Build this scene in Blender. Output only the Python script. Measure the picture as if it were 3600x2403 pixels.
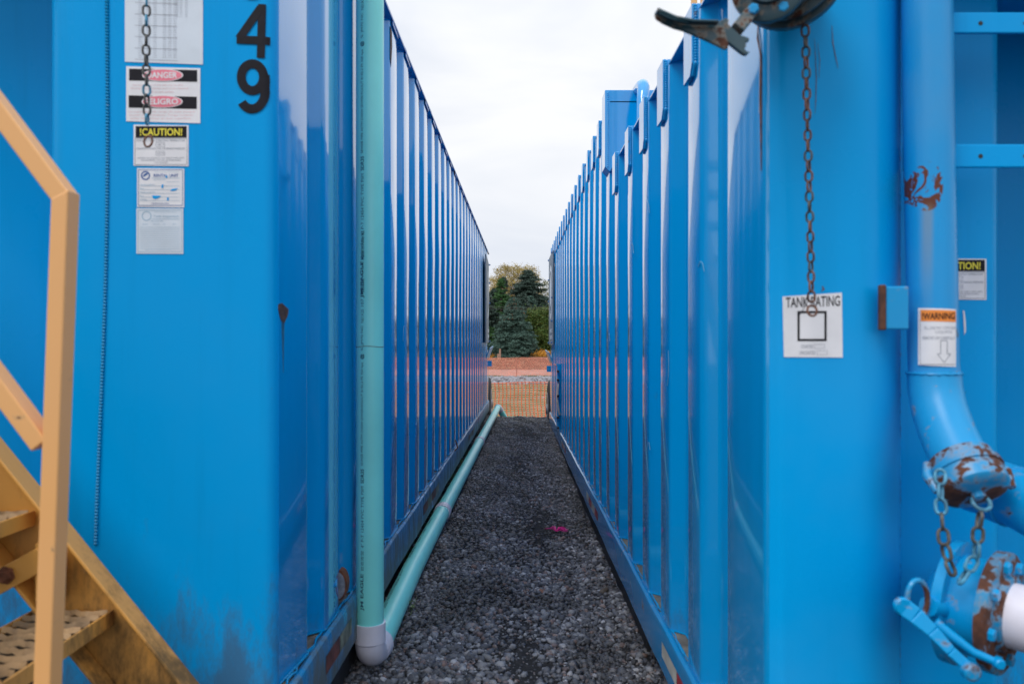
import bpy, math, random
import numpy as np
from mathutils import Vector, Matrix
R = math.radians
rnd = random.Random(7)
for o in list(bpy.data.objects): bpy.data.objects.remove(o)
S = bpy.context.scene
COL = S.collection

# ------------------------------------------------------------------ camera
F = 2800.0; CX = 1800.0; HY = 1215.0; H = 1.25
cam = bpy.data.cameras.new('camera'); camo = bpy.data.objects.new('camera', cam); COL.objects.link(camo)
camo.location = (0, 0, H); camo.rotation_euler = (R(90), 0, 0)
cam.sensor_width = 36; cam.lens = 36 * F / 3600; cam.shift_y = (HY - 1201.5) / 3600
cam.clip_start = 0.05; cam.clip_end = 3000
cam.dof.use_dof = True; cam.dof.focus_distance = 7.0; cam.dof.aperture_fstop = 3.8
S.camera = camo
# ------------------------------------------------------------------ sky and sun
SUN_EL, SUN_AZ = R(52), R(218)
w = bpy.data.worlds.new('World'); S.world = w; w.use_nodes = True
nt = w.node_tree; nt.nodes.clear(); N = nt.nodes.new; Lk = nt.links.new
out = N('ShaderNodeOutputWorld'); bg = N('ShaderNodeBackground'); bg.inputs[1].default_value = 0.1
sky = N('ShaderNodeTexSky'); sky.sky_type = 'NISHITA'; sky.sun_disc = False
sky.sun_elevation = SUN_EL; sky.sun_rotation = SUN_AZ; sky.dust_density = 3
tc = N('ShaderNodeTexCoord'); sep = N('ShaderNodeSeparateXYZ'); Lk(tc.outputs['Generated'], sep.inputs[0])
grad = N('ShaderNodeMapRange'); grad.inputs['From Min'].default_value = 0.25; grad.inputs['From Max'].default_value = 1.0; grad.interpolation_type = 'SMOOTHSTEP'
grad.inputs['To Min'].default_value = 9.9; grad.inputs['To Max'].default_value = 15.5; Lk(sep.outputs[2], grad.inputs[0])
mp = N('ShaderNodeMapping'); mp.inputs['Scale'].default_value = (1, 1, 2.6); Lk(tc.outputs['Generated'], mp.inputs[0])
cn = N('ShaderNodeTexNoise'); cn.inputs['Scale'].default_value = 2.6; cn.inputs['Detail'].default_value = 5; cn.inputs['Roughness'].default_value = .5
cn.inputs['Distortion'].default_value = .4
Lk(mp.outputs[0], cn.inputs['Vector'])
cr = N('ShaderNodeValToRGB'); cr.color_ramp.elements[0].position = .33; cr.color_ramp.elements[0].color = (.80, .85, .95, 1)
cr.color_ramp.elements[1].position = .6; cr.color_ramp.elements[1].color = (1.06, 1.07, 1.09, 1); Lk(cn.outputs[0], cr.inputs[0])
mul = N('ShaderNodeVectorMath'); mul.operation = 'SCALE'; Lk(cr.outputs[0], mul.inputs[0]); Lk(grad.outputs[0], mul.inputs['Scale'])
mx = N('ShaderNodeMix'); mx.data_type = 'RGBA'; mx.inputs['Factor'].default_value = .93
Lk(sky.outputs[0], mx.inputs[6]); Lk(mul.outputs[0], mx.inputs[7]); Lk(mx.outputs[2], bg.inputs[0]); Lk(bg.outputs[0], out.inputs[0])
sd = bpy.data.lights.new('sun', 'SUN'); sd.energy = 1.5; sd.angle = R(25); sd.color = (1, .965, .92)
so = bpy.data.objects.new('sun', sd); COL.objects.link(so); so.location = (-5, -10, 20)
dirv = Vector((math.sin(SUN_AZ) * math.cos(SUN_EL), math.cos(SUN_AZ) * math.cos(SUN_EL), math.sin(SUN_EL)))
so.rotation_euler = dirv.to_track_quat('Z', 'Y').to_euler()
S.view_settings.view_transform = 'Standard'; S.view_settings.look = 'None'
S.view_settings.exposure = 0.0; S.view_settings.gamma = 1.0; S.view_settings.use_curve_mapping = False
S.render.engine = 'CYCLES'

# ------------------------------------------------------------------ helpers
def P(px, py, d):                      # a point that far away on the ray measured in the photo
    return Vector(((px - CX) * d / F, d, H - (py - HY) * d / F))
D = 1.5326                             # overview pixels -> photo pixels

class B:
    def __init__(s): s.v = []; s.f = []
    def add(s, vs, fs):
        n = len(s.v); s.v += [tuple(v) for v in vs]; s.f += [tuple(i + n for i in f) for f in fs]; return s
    def hexa(s, p):                    # 8 points: bottom loop then top loop
        return s.add(p, [(3, 2, 1, 0), (4, 5, 6, 7), (0, 1, 5, 4), (1, 2, 6, 5), (2, 3, 7, 6), (3, 0, 4, 7)])
    def box(s, a, b):
        x0, x1 = sorted((a[0], b[0])); y0, y1 = sorted((a[1], b[1])); z0, z1 = sorted((a[2], b[2]))
        return s.hexa([(x0, y0, z0), (x1, y0, z0), (x1, y1, z0), (x0, y1, z0), (x0, y0, z1), (x1, y0, z1), (x1, y1, z1), (x0, y1, z1)])
    def obox(s, c, ax, ay, az):        # oriented box, half-extent vectors
        c = Vector(c); ax = Vector(ax); ay = Vector(ay); az = Vector(az)
        return s.hexa([c - ax - ay - az, c + ax - ay - az, c + ax + ay - az, c - ax + ay - az,
                       c - ax - ay + az, c + ax - ay + az, c + ax + ay + az, c - ax + ay + az])
    def beam(s, a, b, w, h, up=(0, 0, 1)):
        a = Vector(a); b = Vector(b); t = (b - a).normalized(); sd_ = t.cross(Vector(up)).normalized(); u = sd_.cross(t)
        return s.obox((a + b) / 2, (b - a) / 2, sd_ * w / 2, u * h / 2)
    def tube(s, pts, r, n=16, cap=True, closed=False):
        pts = [Vector(p) for p in pts]; rs = r if hasattr(r, '__len__') else [r] * len(pts); m = len(pts)
        ref = None; base = len(s.v); rings = []
        for i, p in enumerate(pts):
            if closed: t = (pts[(i + 1) % m] - pts[i - 1]).normalized()
            else: t = (pts[min(i + 1, m - 1)] - pts[max(i - 1, 0)]).normalized()
            if ref is None: ref = t.orthogonal().normalized()
            a = (ref - t * ref.dot(t)).normalized(); ref = a; b = t.cross(a)
            rings.append([p + (a * math.cos(2 * math.pi * k / n) + b * math.sin(2 * math.pi * k / n)) * rs[i] for k in range(n)])
        vs = [q for rg in rings for q in rg]; fs = []
        for i in range(m if closed else m - 1):
            j = (i + 1) % m
            for k in range(n):
                fs.append((i * n + k, i * n + (k + 1) % n, j * n + (k + 1) % n, j * n + k))
        if cap and not closed: fs += [tuple(range(n))[::-1], tuple((m - 1) * n + k for k in range(n))]
        return s.add(vs, fs)
    def lathe(s, c, axis, prof, n=32):  # prof: (distance along axis, radius)
        c = Vector(c); t = Vector(axis).normalized(); a = t.orthogonal().normalized(); b = t.cross(a); vs = []; fs = []
        for (h, r) in prof:
            vs += [c + t * h + (a * math.cos(2 * math.pi * k / n) + b * math.sin(2 * math.pi * k / n)) * r for k in range(n)]
        for i in range(len(prof) - 1):
            for k in range(n): fs.append((i * n + k, i * n + (k + 1) % n, (i + 1) * n + (k + 1) % n, (i + 1) * n + k))
        fs += [tuple(range(n))[::-1], tuple((len(prof) - 1) * n + k for k in range(n))]
        return s.add(vs, fs)
    def prism(s, poly, off):           # planar polygon (3D points) extruded by off
        off = Vector(off); n = len(poly); vs = [Vector(p) for p in poly]; vs += [p + off for p in vs]
        return s.add(vs, [tuple(range(n)), tuple(range(2 * n - 1, n - 1, -1))] + [(i, i + n, (i + 1) % n + n, (i + 1) % n) for i in range(n)])
    def build(s, name, m, parent=None, smooth=False, bevel=0, **kw):
        v = np.array(s.v, dtype=float); c = (v.min(0) + v.max(0)) / 2
        me = bpy.data.meshes.new(name); me.from_pydata([tuple(q) for q in (v - c)], [], s.f); me.update()
        o = link(name, me, m, parent, Vector(c))
        if smooth:
            me.shade_smooth()
            me.set_sharp_from_angle(angle=R(38))
        if bevel:
            md = o.modifiers.new('bevel', 'BEVEL'); md.width = bevel; md.segments = 2; md.limit_method = 'ANGLE'; md.angle_limit = R(35)
        for k, q in kw.items(): o[k] = q
        return o
def wloc(o):
    p = Vector((0, 0, 0))
    while o: p += o.location; o = o.parent
    return p
def link(name, me, m, parent, wpos):
    o = bpy.data.objects.new(name, me); COL.objects.link(o)
    if m and not me.materials: me.materials.append(m)
    if parent: o.parent = parent; o.location = wpos - wloc(parent)
    else: o.location = wpos
    return o
def thing(name, loc, label, cat, group=None):
    o = bpy.data.objects.new(name, None); COL.objects.link(o); o.location = loc; o.empty_display_size = .2
    o['label'] = label; o['category'] = cat
    if group: o['group'] = group
    return o
def tag(o, label, cat, group=None):
    o['label'] = label; o['category'] = cat
    if group: o['group'] = group
    return o
_tc = {}
def text2d(t, bold=0.0):
    k = (t, bold)
    if k not in _tc:
        c = bpy.data.curves.new('t', 'FONT'); c.body = t; c.size = 1; c.resolution_u = 3; c.offset = bold
        o = bpy.data.objects.new('t', c); COL.objects.link(o)
        dg = bpy.context.evaluated_depsgraph_get(); me = bpy.data.meshes.new_from_object(o.evaluated_get(dg))
        v = np.array([q.co[:] for q in me.vertices]); f = [tuple(p.vertices) for p in me.polygons]
        bpy.data.objects.remove(o); bpy.data.curves.remove(c); bpy.data.meshes.remove(me)
        _tc[k] = (v, f)
    return _tc[k]
def put_text(b, t, u0, v0, w, h, fn, bold=0.0, flip=False):   # fit text into the box u0,v0,w,h of the mapping fn(u,v)
    v, f = text2d(t, bold)
    mn = v.min(0); mxx = v.max(0); sx = w / (mxx[0] - mn[0]); sy = h / (mxx[1] - mn[1])
    b.add([fn(u0 + (q[0] - mn[0]) * sx, v0 + (q[1] - mn[1]) * sy) for q in v], f)

# ------------------------------------------------------------------ materials
def newmat(name):
    m = bpy.data.materials.new(name); m.use_nodes = True; t = m.node_tree; t.nodes.clear()
    o = t.nodes.new('ShaderNodeOutputMaterial'); p = t.nodes.new('ShaderNodeBsdfPrincipled'); t.links.new(p.outputs[0], o.inputs[0])
    return m, t, p
def noise(t, scale, detail=4, rough=.55, vec=None, sc=None, dist=0):
    n = t.nodes.new('ShaderNodeTexNoise'); n.inputs['Scale'].default_value = scale; n.inputs['Detail'].default_value = detail
    n.inputs['Roughness'].default_value = rough; n.inputs['Distortion'].default_value = dist
    g = t.nodes.new('ShaderNodeNewGeometry') if vec is None else None
    src = g.outputs['Position'] if vec is None else vec
    if sc:
        mp = t.nodes.new('ShaderNodeMapping'); mp.inputs['Scale'].default_value = sc; t.links.new(src, mp.inputs[0]); src = mp.outputs[0]
    t.links.new(src, n.inputs['Vector']); return n.outputs[0]
def rng(t, x, a, b, c=0., d=1., smooth=True):
    n = t.nodes.new('ShaderNodeMapRange'); n.interpolation_type = 'SMOOTHSTEP' if smooth else 'LINEAR'
    for i, q in zip((1, 2, 3, 4), (a, b, c, d)): n.inputs[i].default_value = q
    t.links.new(x, n.inputs[0]); return n.outputs[0]
def mth(t, op, a, b=None):
    n = t.nodes.new('ShaderNodeMath'); n.operation = op
    for i, q in enumerate((a, b)):
        if q is None: continue
        if isinstance(q, (int, float)): n.inputs[i].default_value = q
        else: t.links.new(q, n.inputs[i])
    return n.outputs[0]
def mixc(t, f, a, b):
    n = t.nodes.new('ShaderNodeMix'); n.data_type = 'RGBA'
    for s_, q in ((0, f), (6, a), (7, b)):
        if isinstance(q, (int, float)): n.inputs[s_].default_value = q
        elif isinstance(q, tuple): n.inputs[s_].default_value = (*q, 1) if len(q) == 3 else q
        else: t.links.new(q, n.inputs[s_])
    return n.outputs[2]
def zpos(t, axis=2):
    g = t.nodes.new('ShaderNodeNewGeometry'); s_ = t.nodes.new('ShaderNodeSeparateXYZ'); t.links.new(g.outputs['Position'], s_.inputs[0]); return s_.outputs[axis]
def bump(t, p, h, strength, dist=.01):
    n = t.nodes.new('ShaderNodeBump'); n.inputs['Strength'].default_value = strength; n.inputs['Distance'].default_value = dist
    t.links.new(h, n.inputs['Height']); t.links.new(n.outputs[0], p.inputs['Normal']); return n
def setin(t, p, key, v):
    if isinstance(v, (int, float)): p.inputs[key].default_value = v
    elif isinstance(v, tuple): p.inputs[key].default_value = (*v, 1)
    else: t.links.new(v, p.inputs[key])
RUST = (.055, .02, .012)
def paint(name, base, rough=.085, rust=.0, rust_scale=9, grime_z=None, chalk=.12, wave=.02, gb=.42, coat=0, spec=.5, grime=(.075, .06, .045), extra=None, edge=.045):
    m, t, p = newmat(name)
    n1 = noise(t, 1.7, 5, .6); n2 = noise(t, 1.0, 5, .65, sc=(14, 14, .8)); n3 = noise(t, 45, 3)
    chalky = tuple(min(1, c * .82 + .055) for c in base)
    c = mixc(t, mth(t, 'MULTIPLY', rng(t, n1, .42, .72), chalk), base, chalky)
    c = mixc(t, mth(t, 'MULTIPLY', rng(t, n2, .5, .8), .3), c, tuple(q * .7 for q in base))
    rr = mth(t, 'ADD', rng(t, n1, .3, .75, rough * .75, rough * 1.5), rng(t, n2, .5, .85, 0, .07))
    if rust > 0:
        nr = noise(t, rust_scale, 6, .62, dist=.3); th = .78 - rust * .55
        mk = rng(t, nr, th, th + edge)
        halo = mth(t, 'MULTIPLY', rng(t, nr, th - .06, th), .35)
        c = mixc(t, halo, c, (.35, .25, .16)); rc = mixc(t, rng(t, n3, .3, .7), RUST, (.12, .045, .025))
        c = mixc(t, mk, c, rc); rr = mth(t, 'ADD', rr, mth(t, 'MULTIPLY', mk, .55))
    # specks
    nk = noise(t, 26, 2, .5, sc=(1, 1, .55)); mk2 = rng(t, nk, .775, .80); c = mixc(t, mth(t, 'MULTIPLY', mk2, .8), c, (.06, .04, .03))
    if grime_z:
        z = zpos(t); g = rng(t, z, grime_z[1], grime_z[0], 0, 1, False); ng = noise(t, 6, 7, .75, sc=(1.6, 1.6, .55))
        gm = mth(t, 'MULTIPLY', rng(t, mth(t, 'ADD', ng, mth(t, 'MULTIPLY', g, gb)), .66, .95), .6 if gb < .45 else .85)
        c = mixc(t, gm, c, grime); rr = mth(t, 'ADD', rr, mth(t, 'MULTIPLY', gm, .5))
    if extra: c, rr = extra(t, c, rr)
    setin(t, p, 'Base Color', c); setin(t, p, 'Roughness', rr)
    p.inputs['Coat Weight'].default_value = coat; p.inputs['Coat Roughness'].default_value = .045; p.inputs['Coat IOR'].default_value = 1.65; p.inputs['Specular IOR Level'].default_value = spec
    hh = mth(t, 'ADD', mth(t, 'MULTIPLY', noise(t, 2.3, 2), 1.0), mth(t, 'MULTIPLY', noise(t, 120, 2), .02))
    bump(t, p, hh, wave, .06)
    return m
def plain(name, c, rough=.5, var=.2, scale=8, metal=0, bmp=0, bscale=60, island=None, trans=0):
    m, t, p = newmat(name)
    n = noise(t, scale, 5, .6)
    col = mixc(t, rng(t, n, .3, .7), tuple(q * (1 - var) for q in c), tuple(min(1, q * (1 + var)) for q in c))
    if island:
        g = t.nodes.new('ShaderNodeNewGeometry'); rp = t.nodes.new('ShaderNodeValToRGB'); rp.color_ramp.interpolation = 'LINEAR'
        els = rp.color_ramp.elements
        while len(els) < len(island): els.new(.5)
        for i, q in enumerate(island): els[i].position = i / (len(island) - 1); els[i].color = (*q, 1)
        t.links.new(g.outputs['Random Per Island'], rp.inputs[0]); col = mixc(t, .2, rp.outputs[0], col)
    setin(t, p, 'Base Color', col); p.inputs['Roughness'].default_value = rough; p.inputs['Metallic'].default_value = metal
    if bmp: bump(t, p, noise(t, bscale, 5, .6), bmp, .01)
    if trans: p.inputs['Transmission Weight'].default_value = trans
    return m
BLUE = (.001, .19, .56)
M = {}
M['blueL'] = paint('blue_paint_left', (.0, .285, .67), rough=.10, chalk=.05, grime_z=(.2, .55), gb=.34, rust=.0, coat=.7)
M['blueLF'] = paint('blue_paint_left_end', (.0, .335, .78), rough=.32, spec=.10, wave=.012, grime_z=(.25, .8), chalk=.08)
M['blueRF'] = paint('blue_paint_right_end', (.0, .35, .80), rough=.30, spec=.12, wave=.012, grime_z=(.02, .42), chalk=.22)
M['blueR'] = paint('blue_paint_right', (.0, .305, .69), rough=.10, chalk=.05, grime_z=(.02, .42), rust=.0, coat=.7)
M['lip'] = paint('blue_paint_dirty_edge', (.002, .13, .40), rough=.3, rust=.28, rust_scale=14, grime=(.02, .018, .016))
M['rail'] = paint('blue_rail_paint', (.0, .22, .50), rough=.22, rust=.2, rust_scale=11, gb=.52, grime_z=(.05, .6), grime=(.12, .12, .085), chalk=.5)
M['railR'] = paint('blue_rail_paint_clean', (.0, .22, .50), rough=.14, chalk=.6, rust=.2, rust_scale=11, grime_z=(-.15, .12), grime=(.05, .05, .045))
M['ledge'] = plain('ledge_grime', (.13, .12, .10), .8, .45, 14, bmp=.6)
M['bead'] = paint('weld_bead_paint', (.0, .26, .55), rough=.25, rust=.2, rust_scale=30)
M['worn'] = paint('worn_blue_paint', (.0, .27, .58), rough=.3, rust=.49, rust_scale=19, chalk=.5)
M['worn3'] = paint('rusty_flange_paint', (.0, .22, .46), rough=.3, rust=.56, rust_scale=22, chalk=.4)
M['worn2'] = paint('scuffed_blue_paint', (.0, .30, .66), rough=.26, rust=.24, spec=.3, rust_scale=24, chalk=.35)
M['valve'] = paint('dark_valve_paint', (.02, .065, .09), rough=.33, rust=.36, rust_scale=20, chalk=.5)
M['rust'] = plain('rust', (.15, .05, .022), .85, .5, 40, bmp=.6)
M['chain'] = plain('chain_steel', (.085, .085, .08), .5, .6, 55, metal=.3, bmp=.3)
M['chainrust'] = plain('chain_rust', (.15, .07, .045), .65, .65, 45, metal=.15, bmp=.3)
M['chainblue'] = plain('chain_painted', (.06, .24, .38), .45, .6, 50, bmp=.3)
M['black'] = plain('black_steel', (.012, .013, .016), .6, .4, 8, bmp=.2)
M['ink'] = plain('black_ink', (.006, .006, .012), .5, .3, 30)
M['yellow'] = paint('yellow_paint', (.80, .42, .16), rough=.32, rust=.14, rust_scale=22, chalk=.3, wave=.02, grime=(.05, .04, .02))
M['yellowdirty'] = paint('yellow_paint_dirty', (.66, .32, .07), rough=.42, rust=.14, rust_scale=14, chalk=.3, wave=.05, gb=.5, grime_z=(.1, 1.1), grime=(.05, .04, .02))
M['tread'] = plain('grating', (.34, .21, .10), .6, .5, 9, bmp=.3)
M['treadgap'] = plain('tread_gap_shade', (.03, .02, .01), .8, .4, 20)  # near black, the shade of the grating gaps put into colour
M['white'] = plain('sticker_white', (.76, .77, .82), .35, .05, 12)
M['white2'] = plain('sticker_faded', (.62, .70, .80), .4, .05, 12)
M['pink'] = plain('faded_red_print', (.78, .20, .28), .4, .1, 12)
M['palepink'] = plain('pale_pink_print', (.74, .52, .56), .4, .1, 12)
M['greyprint'] = plain('grey_print', (.33, .36, .42), .4, .2, 12)
M['blueprint'] = plain('blue_print', (.04, .12, .36), .4, .2, 12)
M['paleprint'] = plain('pale_blue_print', (.32, .48, .62), .4, .1, 12)
M['yellowprint'] = plain('yellow_print', (.75, .66, .05), .4, .1, 12)
M['orangeprint'] = plain('orange_print', (.85, .26, .04), .4, .1, 12)
M['ink'].node_tree.nodes['Principled BSDF'].inputs['Specular IOR Level'].default_value = .2
M['redtape'] = plain('red_reflective_tape', (.42, .02, .03), .35, .3, 12)
M['whitetape'] = plain('white_reflective_tape', (.5, .48, .42), .4, .3, 12)
M['redtape2'] = plain('mossy_red_tape', (.14, .045, .035), .6, .6, 18)
M['whitetape2'] = plain('mossy_white_tape', (.17, .18, .13), .6, .6, 18)
M['pipe'] = plain('green_pvc', (.23, .80, .76), .3, .06, 2.5)
M['pipeprint'] = plain('pipe_print', (.025, .10, .14), .5, .4, 60)
M['pvc'] = plain('white_pvc', (.70, .69, .79), .32, .07, 9)
M['needle_blue'] = plain('blue_spruce_needles', (.05, .11, .085), .7, .3, 1.2, island=[(.015, .045, .036), (.045, .11, .085), (.10, .185, .15), (.04, .09, .07)])
M['needle_dark'] = plain('dark_needles', (.03, .06, .04), .7, .3, 1.2, island=[(.015, .036, .03), (.03, .065, .05), (.06, .105, .085)])
M['needle_green'] = plain('green_needles', (.04, .11, .03), .7, .3, 1.2, island=[(.015, .06, .02), (.04, .13, .03), (.06, .16, .04)])
M['leaf_green'] = plain('green_leaves', (.08, .15, .02), .6, .3, 1, island=[(.02, .06, .010), (.05, .12, .015), (.10, .15, .02), (.13, .12, .02)])
M['leaf_yellow'] = plain('yellow_autumn_leaves', (.3, .24, .06), .6, .3, 1, island=[(.18, .16, .04), (.36, .27, .07), (.50, .36, .10), (.24, .2, .06)])
M['leaf_olive'] = plain('olive_leaves', (.16, .17, .06), .6, .3, 1, island=[(.08, .10, .04), (.16, .18, .07), (.27, .25, .10)])
M['leaf_pale'] = plain('pale_orange_leaves', (.5, .34, .2), .6, .2, 1, island=[(.45, .32, .2), (.6, .42, .26), (.4, .26, .14)])
M['leaf_orange'] = plain('orange_leaves', (.6, .28, .03), .6, .2, 1, island=[(.5, .18, .02), (.7, .38, .05), (.6, .3, .03)])
M['cone'] = plain('brown_cones', (.25, .11, .05), .7, .3, 1, island=[(.2, .08, .04), (.34, .17, .09)])
M['bark'] = plain('bark', (.10, .075, .06), .85, .3, 6, bmp=.6)
M['weed'] = plain('weed_leaves', (.05, .12, .03), .5, .3, 1, island=[(.03, .09, .02), (.09, .17, .05), (.16, .2, .08)])
M['orange'] = plain('orange_netting', (.85, .13, .03), .5, .15, 4)
M['orange2'] = plain('orange_netting_strands', (.88, .33, .22), .5, .15, 4)
M['post'] = plain('fence_post_steel', (.12, .10, .09), .6, .2, 9)
M['pinkstring'] = plain('pink_string', (.95, .03, .36), .5, .15, 30)
M['rubber'] = plain('tyre_rubber', (.02, .02, .021), .75, .3, 9, bmp=.3)
M['hub'] = plain('wheel_grey', (.35, .36, .38), .4, .2, 9)
M['placard'] = plain('placard_grey', (.20, .24, .28), .65, .15, 5)
M['placardlight'] = plain('placard_light', (.75, .78, .80), .65, .15, 5)
M['wire'] = plain('wire', (.02, .02, .02), .6, .1, 5)
GR = [(0.4072, 0.4153, 0.4479), (0.0097, 0.0106, 0.013), (0.0407, 0.0448, 0.0554), (0.0814, 0.088, 0.1059), (0.0448, 0.0489, 0.057), (0.1384, 0.1466, 0.167), (0.0285, 0.031, 0.0374), (0.2443, 0.2525, 0.2687), (0.1629, 0.0977, 0.0773), (0.0652, 0.07, 0.0855), (0.2768, 0.285, 0.3095), (0.0147, 0.0163, 0.0204), (0.1059, 0.114, 0.1343)]
M['stone'] = plain('gravel_stone', (.09, .095, .115), .48, .3, 180, bmp=.4, bscale=400, island=GR)
M['ballast'] = plain('ballast_stone', (.22, .22, .24), .7, .3, 9, bmp=.3, island=[(.10, .10, .12), (.22, .22, .25), (.34, .34, .38), (.15, .15, .16)])
_m = M['stone']; _t = _m.node_tree; _p = _t.nodes['Principled BSDF']; _src = _p.inputs['Base Color'].links[0].from_socket
_n = noise(_t, 2.1, 4, .6); _k = rng(_t, _n, .40, .58, .5, 1.55); _v = _t.nodes.new('ShaderNodeVectorMath'); _v.operation = 'SCALE'
_t.links.new(_src, _v.inputs[0]); _t.links.new(_k, _v.inputs['Scale']); _t.links.new(_v.outputs[0], _p.inputs['Base Color']); _t.links.new(rng(_t, _n, .40, .60, .28, .6), _p.inputs['Roughness'])
def ground_mat(name, stops, scale, bmp, rough=.9, sc=None, bs=50):
    m, t, p = newmat(name); n = noise(t, scale, 8, .65, sc=sc); rp = t.nodes.new('ShaderNodeValToRGB'); els = rp.color_ramp.elements
    while len(els) < len(stops): els.new(.5)
    for i, (a, q) in enumerate(stops): els[i].position = a; els[i].color = (*q, 1)
    t.links.new(n, rp.inputs[0]); t.links.new(rp.outputs[0], p.inputs['Base Color']); p.inputs['Roughness'].default_value = rough
    bump(t, p, noise(t, bs, 6, .7), bmp, .02); return m
M['soil'] = ground_mat('gravel_soil', [(.3, (.008, .008, .010)), (.5, (.022, .022, .025)), (.7, (.05, .05, .054))], 30, .9, bs=120)
M['field'] = ground_mat('field_grass', [(.36, (.23, .19, .13)), (.46, (.20, .19, .11)), (.53, (.11, .14, .055)), (.66, (.07, .11, .035))], 1.3, .8, sc=(.7, 2.2, 1))
M['dirt'] = ground_mat('red_dirt', [(.35, (.26, .15, .125)), (.6, (.38, .245, .215)), (.75, (.31, .21, .18))], .9, .4)
M['litter'] = ground_mat('leaf_litter_bank', [(.40, (.05, .03, .018)), (.52, (.09, .04, .022)), (.62, (.22, .12, .08)), (.7, (.05, .05, .02))], 1.2, .8)
M['far'] = ground_mat('far_grass', [(.35, (.06, .08, .03)), (.65, (.13, .12, .06))], .3, .3)

# ------------------------------------------------------------------ ground
def sstep(a, b, x):
    t = np.clip((x - a) / (b - a), 0, 1); return t * t * (3 - 2 * t)
def zg(x, y):
    x = np.asarray(x, float); y = np.asarray(y, float)
    near = -.125 * sstep(-.25, .5, x) * (1 - sstep(5, 12.5, y)) + .03 * sstep(9, 13, y)
    near = near + .022 * np.exp(-((y - 12.9) / .9) ** 2 - ((x + .38) / .22) ** 2) * 1.5
    near = near + .012 * np.sin(x * 9 + y * 2.1) * np.sin(y * 1.7 + 1) + .006 * np.sin(x * 23 + y * 5)
    near = np.where(np.abs(x) > 1.2, near * .4, near)
    return near + (-.88 - near) * sstep(13.5, 16.8, y)
def sheet(name, m, x0, x1, y0, y1, nx, ny, fn, **kw):
    xs = np.linspace(x0, x1, nx); ys = np.linspace(y0, y1, ny); X, Y = np.meshgrid(xs, ys); Z = fn(X, Y)
    b = B(); b.v = list(zip(X.ravel(), Y.ravel(), Z.ravel()))
    b.f = [(j * nx + i, j * nx + i + 1, (j + 1) * nx + i + 1, (j + 1) * nx + i) for j in range(ny - 1) for i in range(nx - 1)]
    o = b.build(name, m, smooth=True); o['kind'] = 'structure'; return o
sheet('gravel_ground', M['soil'], -1.6, 1.6, 1.0, 17.0, 70, 300, zg)
sheet('yard_ground', M['soil'], -60, 60, -60, 17.2, 60, 40, lambda x, y: np.where(y > 16, -.89, -.16 + 0 * x - .72 * sstep(13.5, 16.8, y)))
sheet('grass_field', M['field'], -120, 120, 16.6, 44.5, 120, 60, lambda x, y: -.875 + .015 * np.sin(x * 2.1 + y) + .02 * sstep(18, 44, y))
sheet('dirt_track', M['dirt'], -150, 150, 44.0, 67, 60, 30, lambda x, y: -.84 + .13 * sstep(44, 49, y) + .02 * np.sin(x * .9 + y * .6))
sheet('leaf_litter_bank', M['litter'], -180, 180, 66.0, 80, 120, 30, lambda x, y: -.72 + .95 * sstep(66, 73, y) + .05 * np.sin(x * .8) * sstep(66, 70, y))
sheet('ground', M['far'], -900, 900, 79.5, 1500, 40, 40, lambda x, y: .21 + 0 * x)

# ------------------------------------------------------------------ rocks
def ico():
    t = (1 + 5 ** .5) / 2
    v = np.array([(-1, t, 0), (1, t, 0), (-1, -t, 0), (1, -t, 0), (0, -1, t), (0, 1, t), (0, -1, -t), (0, 1, -t), (t, 0, -1), (t, 0, 1), (-t, 0, -1), (-t, 0, 1)], float)
    v /= np.linalg.norm(v[0])
    f = np.array([(0, 11, 5), (0, 5, 1), (0, 1, 7), (0, 7, 10), (0, 10, 11), (1, 5, 9), (5, 11, 4), (11, 10, 2), (10, 7, 6), (7, 1, 8),
                  (3, 9, 4), (3, 4, 2), (3, 2, 6), (3, 6, 8), (3, 8, 9), (4, 9, 5), (2, 4, 11), (6, 2, 10), (8, 6, 7), (9, 8, 1)])
    return v, f
IV, IF = ico()
def rockpile(name, m, pos, rad, seed, flat=.7, **kw):
    g = np.random.default_rng(seed); n = len(pos)
    v = IV[None] * (1 + g.uniform(-.28, .28, (n, 12, 1)))
    v = v * np.stack([g.uniform(.8, 1.35, n), g.uniform(.7, 1.0, n), g.uniform(.45, .85, n) * flat / .7], 1)[:, None, :]
    a = g.uniform(0, 6.283, n); ca, sa = np.cos(a), np.sin(a); tl = g.normal(0, .35, n); ct, st = np.cos(tl), np.sin(tl)
    y = v[..., 1] * ct[:, None] - v[..., 2] * st[:, None]; z = v[..., 1] * st[:, None] + v[..., 2] * ct[:, None]; x = v[..., 0]
    v = np.stack([x * ca[:, None] - y * sa[:, None], x * sa[:, None] + y * ca[:, None], z], -1) * rad[:, None, None] + pos[:, None, :]
    V = v.reshape(-1, 3); Fc = (IF[None] + (np.arange(n) * 12)[:, None, None]).reshape(-1, 3)
    me = bpy.data.meshes.new(name); me.vertices.add(len(V)); me.vertices.foreach_set('co', V.ravel())
    me.loops.add(Fc.size); me.loops.foreach_set('vertex_index', Fc.ravel().astype(np.int32))
    me.polygons.add(len(Fc)); me.polygons.foreach_set('loop_start', np.arange(0, Fc.size, 3, dtype=np.int32))
    me.update(calc_edges=True); me.validate()
    o = link(name, me, m, None, Vector((0, 0, 0)))
    for k, q in kw.items(): o[k] = q
    return o
g = np.random.default_rng(3)
def scatter(n, y0, y1, x0=-.85, x1=.85):
    return g.uniform(x0, x1, n), g.uniform(y0, y1, n)
xs, ys = [], []; rs = []
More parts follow.
